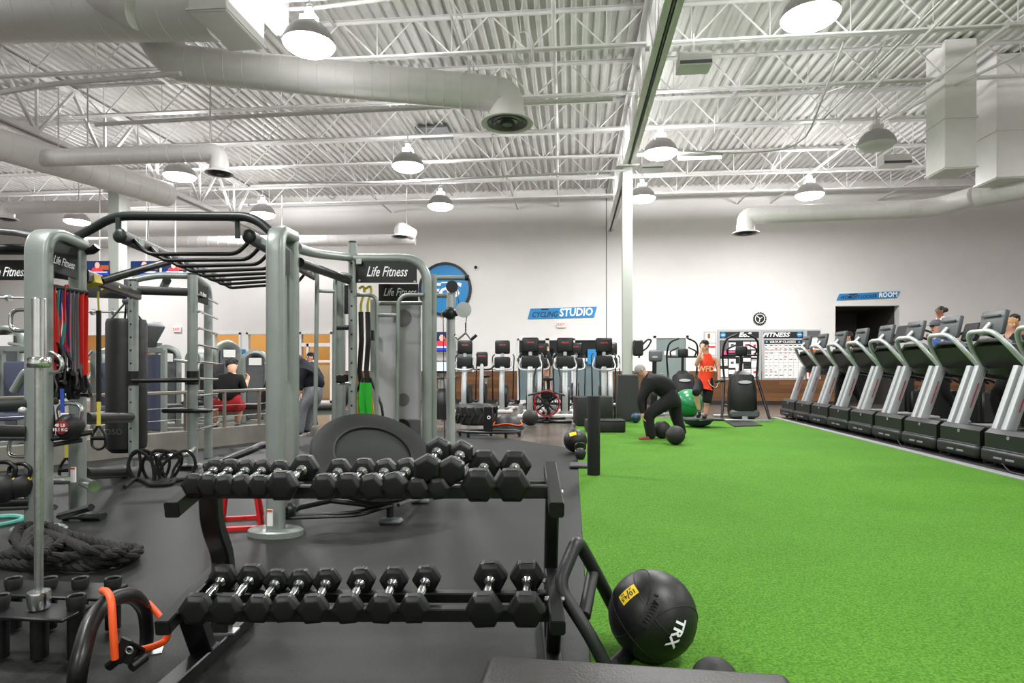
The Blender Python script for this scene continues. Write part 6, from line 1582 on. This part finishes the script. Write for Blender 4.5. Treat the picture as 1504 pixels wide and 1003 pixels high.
# --- man in black bending over
zc = 10.3; Q = lambda x, y, d=0: P(x, y, zc + d)
o = root('person', F(965, 645), 'man in a black hoodie and trousers bending over on the turf', 'person')
J = {'pelvis': (Q(988, 580), .15), 'spine': (Q(975, 567), .15), 'chest': (Q(960, 560), .155), 'neck': (Q(950, 553), .062), 'headl': (Q(945, 548), .075), 'head': (Q(940, 545), .095), 'headt': (Q(937.5, 541), .075),
     'shl': (Q(955, 561, -.18), .075), 'ell': (Q(940, 586, -.2), .052), 'wrl': (Q(943, 604, -.2), .036),
     'shr': (Q(956, 560, .18), .075), 'elr': (Q(944, 585, .2), .052), 'wrr': (Q(946, 602, .2), .036),
     'hipl': (Q(986, 588, -.1), .11), 'knl': (Q(951, 609, -.12), .075), 'anl': (Q(956, 639, -.12), .045),
     'hipr': (Q(990, 588, .1), .11), 'knr': (Q(993, 611, .14), .075), 'anr': (Q(1001, 634, .14), .045)}
E = []; limbs(J, E, [['pelvis', 'spine', 'chest', 'neck', 'headl', 'head', 'headt'], ['chest', 'shl', 'ell', 'wrl'], ['chest', 'shr', 'elr', 'wrr'], ['pelvis', 'hipl', 'knl', 'anl'], ['pelvis', 'hipr', 'knr', 'anr']])
Jc = dict(J)
hand(J, E, 'wrl', 'l', J['wrl'][0], (.1, 0, -1), (1, 0, 0), .4); hand(J, E, 'wrr', 'r', J['wrr'][0], (.1, 0, -1), (1, 0, 0), .4)
body(o, J, E, SKIN)
cloth(o, 'hoodie', Jc, [['pelvis', 'spine', 'chest', 'neck'], ['chest', 'shl', 'ell', 'wrl'], ['chest', 'shr', 'elr', 'wrr']], FABRIC, .02, {'neck': .075, 'wrl': .05, 'wrr': .05, 'pelvis': .185})
cloth(o, 'trousers', Jc, [['spine', 'pelvis', 'hipl', 'knl', 'anl'], ['pelvis', 'hipr', 'knr', 'anr']], FABRIC, .025, {'anl': .085, 'anr': .085, 'knl': .11, 'knr': .11, 'hipl': .14, 'hipr': .14, 'pelvis': .165})
head(o, J['head'][0], (-.75, -.35, -.55), SKIN, GREYH, 'shaved', .098, V((-.6, 0, .8)))
shoe(o, Q(957, 644, -.12), Q(939, 645, -.2), MAROON); shoe(o, Q(1004, 637, .14), Q(990, 638, .1), BLACKP)
# --- man in orange on the dome
zc = 12.3; Q = lambda x, y, d=0: P(x, y, zc + d)
o = root('person', up(P(1033, 613, zc), .19), 'man in an orange tank top and black shorts holding his head, one foot raised', 'person')
J = {'pelvis': (Q(1034, 563), .125), 'spine': (Q(1037, 548), .115), 'chest': (Q(1039, 531), .135), 'neck': (Q(1037, 521), .055), 'headl': (Q(1036, 515), .07), 'head': (Q(1035, 509), .093), 'headt': (Q(1034, 505), .075),
     'shr': (Q(1027, 525), .06), 'elr': (Q(1022.5, 537, -.12), .042), 'fr': (Q(1027, 524, -.22), .036), 'wrr': (Q(1030, 515, -.2), .028),
     'shl': (Q(1051, 526), .06), 'ell': (Q(1055, 541, -.05), .042), 'wrl': (Q(1056, 553, -.12), .03),
     'hipr': (Q(1028, 566), .095), 'knr': (Q(1022.5, 576, -.3), .066), 'cfr': (Q(1024, 588, -.22), .055), 'anr': (Q(1027, 603, -.18), .036),
     'hipl': (Q(1041, 566), .095), 'knl': (Q(1038.5, 587, -.05), .066), 'cfl': (Q(1037.5, 597, 0), .055), 'anl': (Q(1036, 610, 0), .036)}
E = []; limbs(J, E, [['pelvis', 'spine', 'chest', 'neck', 'headl', 'head', 'headt'], ['chest', 'shl', 'ell', 'wrl'], ['chest', 'shr', 'elr', 'fr', 'wrr'], ['pelvis', 'hipl', 'knl', 'cfl', 'anl'], ['pelvis', 'hipr', 'knr', 'cfr', 'anr']])
Jc = dict(J)
hand(J, E, 'wrl', 'l', J['wrl'][0], (.1, -.1, -1), (-1, .3, 0), .7); hand(J, E, 'wrr', 'r', J['wrr'][0], (.25, .25, 1), (.3, 1, 0), .5)
body(o, J, E, SKIN)
Jt = dict(Jc); Jt['pelvis'] = (Q(1034.5, 560), .15); Jt['neck'] = (Q(1038, 524), .1)
cloth(o, 'tank_top', Jt, [['pelvis', 'spine', 'chest', 'neck']], TANK, .02, {'neck': .1, 'pelvis': .15, 'chest': .168, 'spine': .145}, skip=())
text('WFD', .15, mat('faded_print', '#e9b58a', .7), o, face(Q(1037, 542, -.155), CAMN), off=.03)
cloth(o, 'shorts', Jc, [['spine', 'pelvis', 'hipl', 'knl'], ['pelvis', 'hipr', 'knr']], FABRIC, .02, {'knl': .1, 'knr': .085, 'hipl': .125, 'hipr': .125, 'pelvis': .148, 'spine': .12})
head(o, J['head'][0], (.35, -1, -.1), SKIN, HAIR, 'short', .093)
m = MB(); m.tube(fillet([Q(1040, 558, -.16), Q(1044, 566, -.16), Q(1052, 570, -.14), Q(1056, 560, -.14)], .05, 4), .006, 6); m.ob('earphone_cord', WHITEC, o)
shoe(o, Q(1027, 606, -.16), Q(1025, 611, -.36), BLACKP, BLACKP); shoe(o, Q(1035, 611.5, .04), Q(1034, 612.5, -.18), BLACKP, BLACKP)
m = MB(); m.cyl(J['wrl'][0] + V((-.08, -.02, -.1)), J['wrl'][0] + V((.1, -.02, -.08)), .03, 12); tag(m.ob('hand_grip', BLACKP), 'small black grip in the lowered hand of the man in orange', 'grip')
# --- people on the treadmills and climbers (walk towards -X)
def runner(loc, label, sk, hm, hair, top, leg, shoem, step=.28, h=1.72, sleeve=True, fwd=(-1, -.15, 0)):
    l = V(loc); k = h / 1.75; o = root('person', loc, label, 'person'); G = lambda x, y, z: l + V((x, y, z)) * k
    J = {'pelvis': (G(0, 0, .95), .13 * k), 'spine': (G(-.02, 0, 1.12), .12 * k), 'chest': (G(-.03, 0, 1.33), .14 * k), 'neck': (G(-.04, 0, 1.5), .055 * k), 'headl': (G(-.06, 0, 1.57), .07 * k), 'head': (G(-.06, 0, 1.64), .093 * k), 'headt': (G(-.055, 0, 1.69), .075 * k),
         'shl': (G(-.02, .19, 1.41), .06), 'ell': (G(.12, .24, 1.16), .045), 'wrl': (G(-.12, .22, 1.06), .03), 'shr': (G(-.02, -.19, 1.41), .06), 'elr': (G(.1, -.24, 1.14), .045), 'wrr': (G(-.15, -.22, 1.1), .03),
         'hipl': (G(0, .09, .9), .1), 'knl': (G(-.2, .1, .52), .07), 'anl': (G(-step, .1, .09), .042), 'hipr': (G(0, -.09, .9), .1), 'knr': (G(.02, -.1, .5), .07), 'anr': (G(step, -.1, .13), .042)}
    E = []; limbs(J, E, [['pelvis', 'spine', 'chest', 'neck', 'headl', 'head', 'headt'], ['chest', 'shl', 'ell', 'wrl'], ['chest', 'shr', 'elr', 'wrr'], ['pelvis', 'hipl', 'knl', 'anl'], ['pelvis', 'hipr', 'knr', 'anr']])
    Jc = dict(J)
    hand(J, E, 'wrl', 'l', J['wrl'][0], (-1, 0, .2), (0, -1, 0), .8); hand(J, E, 'wrr', 'r', J['wrr'][0], (-1, 0, .2), (0, 1, 0), .8)
    body(o, J, E, sk)
    ch = [['pelvis', 'spine', 'chest', 'neck'], ['chest', 'shl', 'ell'], ['chest', 'shr', 'elr']]
    cloth(o, 'shirt', Jc, ch, top, .015, {'neck': .06, 'pelvis': .165 * k, 'ell': .06, 'elr': .06})
    cloth(o, 'trousers', Jc, [['spine', 'pelvis', 'hipl', 'knl', 'anl'], ['pelvis', 'hipr', 'knr', 'anr']], leg, .014, {'pelvis': .135 * k})
    head(o, J['head'][0], fwd, sk, hm, hair, .093 * k)
    for a in ('anl', 'anr'):
        p = J[a][0]; shoe(o, p + V((.06, 0, -.05)), p + V((-.2, 0, -.05 if a == 'anl' else -.09)), shoem)
    return o
def tmspot(k, x=1.15): return (TMX + x, TMY0 + TMP * k, .272)
runner(tmspot(2, 1.27), 'blond woman walking on a treadmill near the right edge', SKIN, BLOND, 'long', FABRIC, FABRIC, BLACKP, .1, 1.64)
runner(tmspot(4, 1.3), 'man in a grey cap and blue shirt walking on a treadmill in blue shoes', SKIN, GREYH, 'cap', BLUEC, FABRIC, BLUESH, .3, 1.74)
runner(tmspot(7, 1.0), 'person with dark hair on a far treadmill in orange shoes', SKIN, HAIR, 'short', FABRIC, FABRIC, ORSH, .25, 1.7)
c = P(1388, HY, 13.6); runner((c.x - .05, c.y, .88), 'woman with tied-up dark hair standing high on a stair climber', SKIND, HAIR, 'bun', WHITEC, FABRIC, BLACKP, .1, 1.68)
c = P(1490, HY, 12.9); runner((c.x + .05, c.y, .65), 'dark-haired person on the stair climber at the right edge', SKIN, HAIR, 'short', FABRIC, FABRIC, BLACKP, .1, 1.66)
# --- user of the back row elliptical: dark shirt, bare legs
c = P(800, HY, 18.0); runner((c.x + .1, c.y, .3), 'person in a black shirt training on an elliptical in the back row', SKIN, HAIR, 'short', FABRIC, SKIN, BLACKP, .1, 1.6, fwd=(0, -1, 0))
# --- seated man in red shorts
zc = 10.2; Q = lambda x, y, d=0: P(x, y, zc + d)
o = root('person', F(345, 628), 'seated man in a black shirt and red shorts behind the handrail', 'person')
J = {'pelvis': (Q(337, 592), .15), 'spine': (Q(336, 577), .15), 'chest': (Q(338, 562), .16), 'neck': (Q(340, 549), .06), 'headl': (Q(341, 543), .07), 'head': (Q(341, 537, .15), .093), 'headt': (Q(341, 533, .15), .075),
     'shl': (Q(321, 556), .07), 'ell': (Q(318, 574, .2), .05), 'wrl': (Q(322, 570, .5), .034), 'shr': (Q(353, 556), .07), 'elr': (Q(358, 572, .05), .05), 'wrr': (Q(363, 560, .4), .034),
     'hipl': (Q(326, 594), .11), 'knl': (Q(315, 594, .4), .08), 'anl': (Q(316, 622, .45), .045), 'hipr': (Q(346, 594), .11), 'knr': (Q(352, 596, .3), .08), 'anr': (Q(348, 622, .3), .045)}
E = []; CH = [['pelvis', 'spine', 'chest', 'neck', 'headl', 'head', 'headt'], ['chest', 'shl', 'ell', 'wrl'], ['chest', 'shr', 'elr', 'wrr'], ['pelvis', 'hipl', 'knl', 'anl'], ['pelvis', 'hipr', 'knr', 'anr']]
limbs(J, E, CH); Jc = dict(J)
hand(J, E, 'wrl', 'l', J['wrl'][0], (0, .5, 1), (1, 0, 0), .8); hand(J, E, 'wrr', 'r', J['wrr'][0], (0, .5, 1), (-1, 0, 0), .8)
body(o, J, E, SKIN)
cloth(o, 'shirt', Jc, [['pelvis', 'spine', 'chest', 'neck'], ['chest', 'shl', 'ell'], ['chest', 'shr', 'elr']], FABRIC, .016, {'neck': .065})
cloth(o, 'shorts', Jc, [['spine', 'pelvis', 'hipl', 'knl'], ['pelvis', 'hipr', 'knr']], REDC, .025)
head(o, J['head'][0], (0, 1, -.1), SKIN, HAIR, 'short')
shoe(o, Q(316, 626, .42), Q(315, 625, .65), BLACKP); shoe(o, Q(348, 626, .28), Q(349, 625, .5), BLACKP)
# --- hooded person bending behind the grey post, and a woman behind
zc = 9.6; Q = lambda x, y, d=0: P(x, y, zc + d)
o = root('person', F(452, 640), 'person in a dark hooded top and grey trousers leaning over behind the grey post', 'person')
J = {'pelvis': (Q(462, 575), .14), 'spine': (Q(461, 558), .15), 'chest': (Q(453, 542), .16), 'neck': (Q(444, 534), .06), 'headl': (Q(440, 531), .07), 'head': (Q(435, 532), .095), 'headt': (Q(432, 533), .075),
     'shl': (Q(446, 545, -.16), .07), 'ell': (Q(440, 560, -.18), .05), 'wrl': (Q(441, 570, -.18), .034), 'shr': (Q(447, 545, .16), .07), 'elr': (Q(442, 558, .2), .05), 'wrr': (Q(440, 571, .2), .034),
     'hipl': (Q(459, 582, -.08), .11), 'knl': (Q(444, 596, -.1), .075), 'anl': (Q(440, 632, -.1), .045), 'hipr': (Q(464, 582, .08), .11), 'knr': (Q(454, 605, .1), .075), 'anr': (Q(452, 628, .1), .045)}
E = []; limbs(J, E, CH); Jc = dict(J)
hand(J, E, 'wrl', 'l', J['wrl'][0], (-.2, 0, -1), (1, 0, 0), .6); hand(J, E, 'wrr', 'r', J['wrr'][0], (-.2, 0, -1), (1, 0, 0), .6)
body(o, J, E, SKIN)
cloth(o, 'hooded_top', Jc, [['pelvis', 'spine', 'chest', 'neck'], ['chest', 'shl', 'ell', 'wrl'], ['chest', 'shr', 'elr', 'wrr']], mat('navy_fleece', '#14161f', .95), .02, {'neck': .09, 'wrl': .05, 'wrr': .05, 'pelvis': .18})
cloth(o, 'trousers', Jc, [['spine', 'pelvis', 'hipl', 'knl', 'anl'], ['pelvis', 'hipr', 'knr', 'anr']], GREYF, .018, {'anl': .07, 'anr': .07})
head(o, J['head'][0], (-.8, -.2, -.6), SKIN, HAIR, 'short', .095, V((-.6, 0, .8)))
shoe(o, Q(442, 636, -.1), Q(430, 637, -.1), BLACKP); shoe(o, Q(454, 632, .1), Q(442, 633, .1), BLACKP)
c = P(459, HY, 12.6); runner((c.x, c.y, .0), 'woman with dark hair standing in front of the orange glass door', SKIN, HAIR, 'short', mat('dark_blue_top', '#1b2740', .9), FABRIC, BLACKP, .1, 1.5, fwd=(-.5, -1, 0))
# ================================================================ picture settings
w = bpy.data.worlds.new('world'); scn.world = w; w.use_nodes = True
w.node_tree.nodes['Background'].inputs[0].default_value = (.9, .95, 1, 1); w.node_tree.nodes['Background'].inputs[1].default_value = .0
vs_ = scn.view_settings
vs_.view_transform = 'Standard'; vs_.look = 'None'; vs_.exposure = 0.55; vs_.gamma = 1.0; vs_.use_curve_mapping = False
scn.cycles.max_bounces = 8; scn.cycles.diffuse_bounces = 4; scn.cycles.use_denoising = True
scn.cycles.sample_clamp_indirect = 6
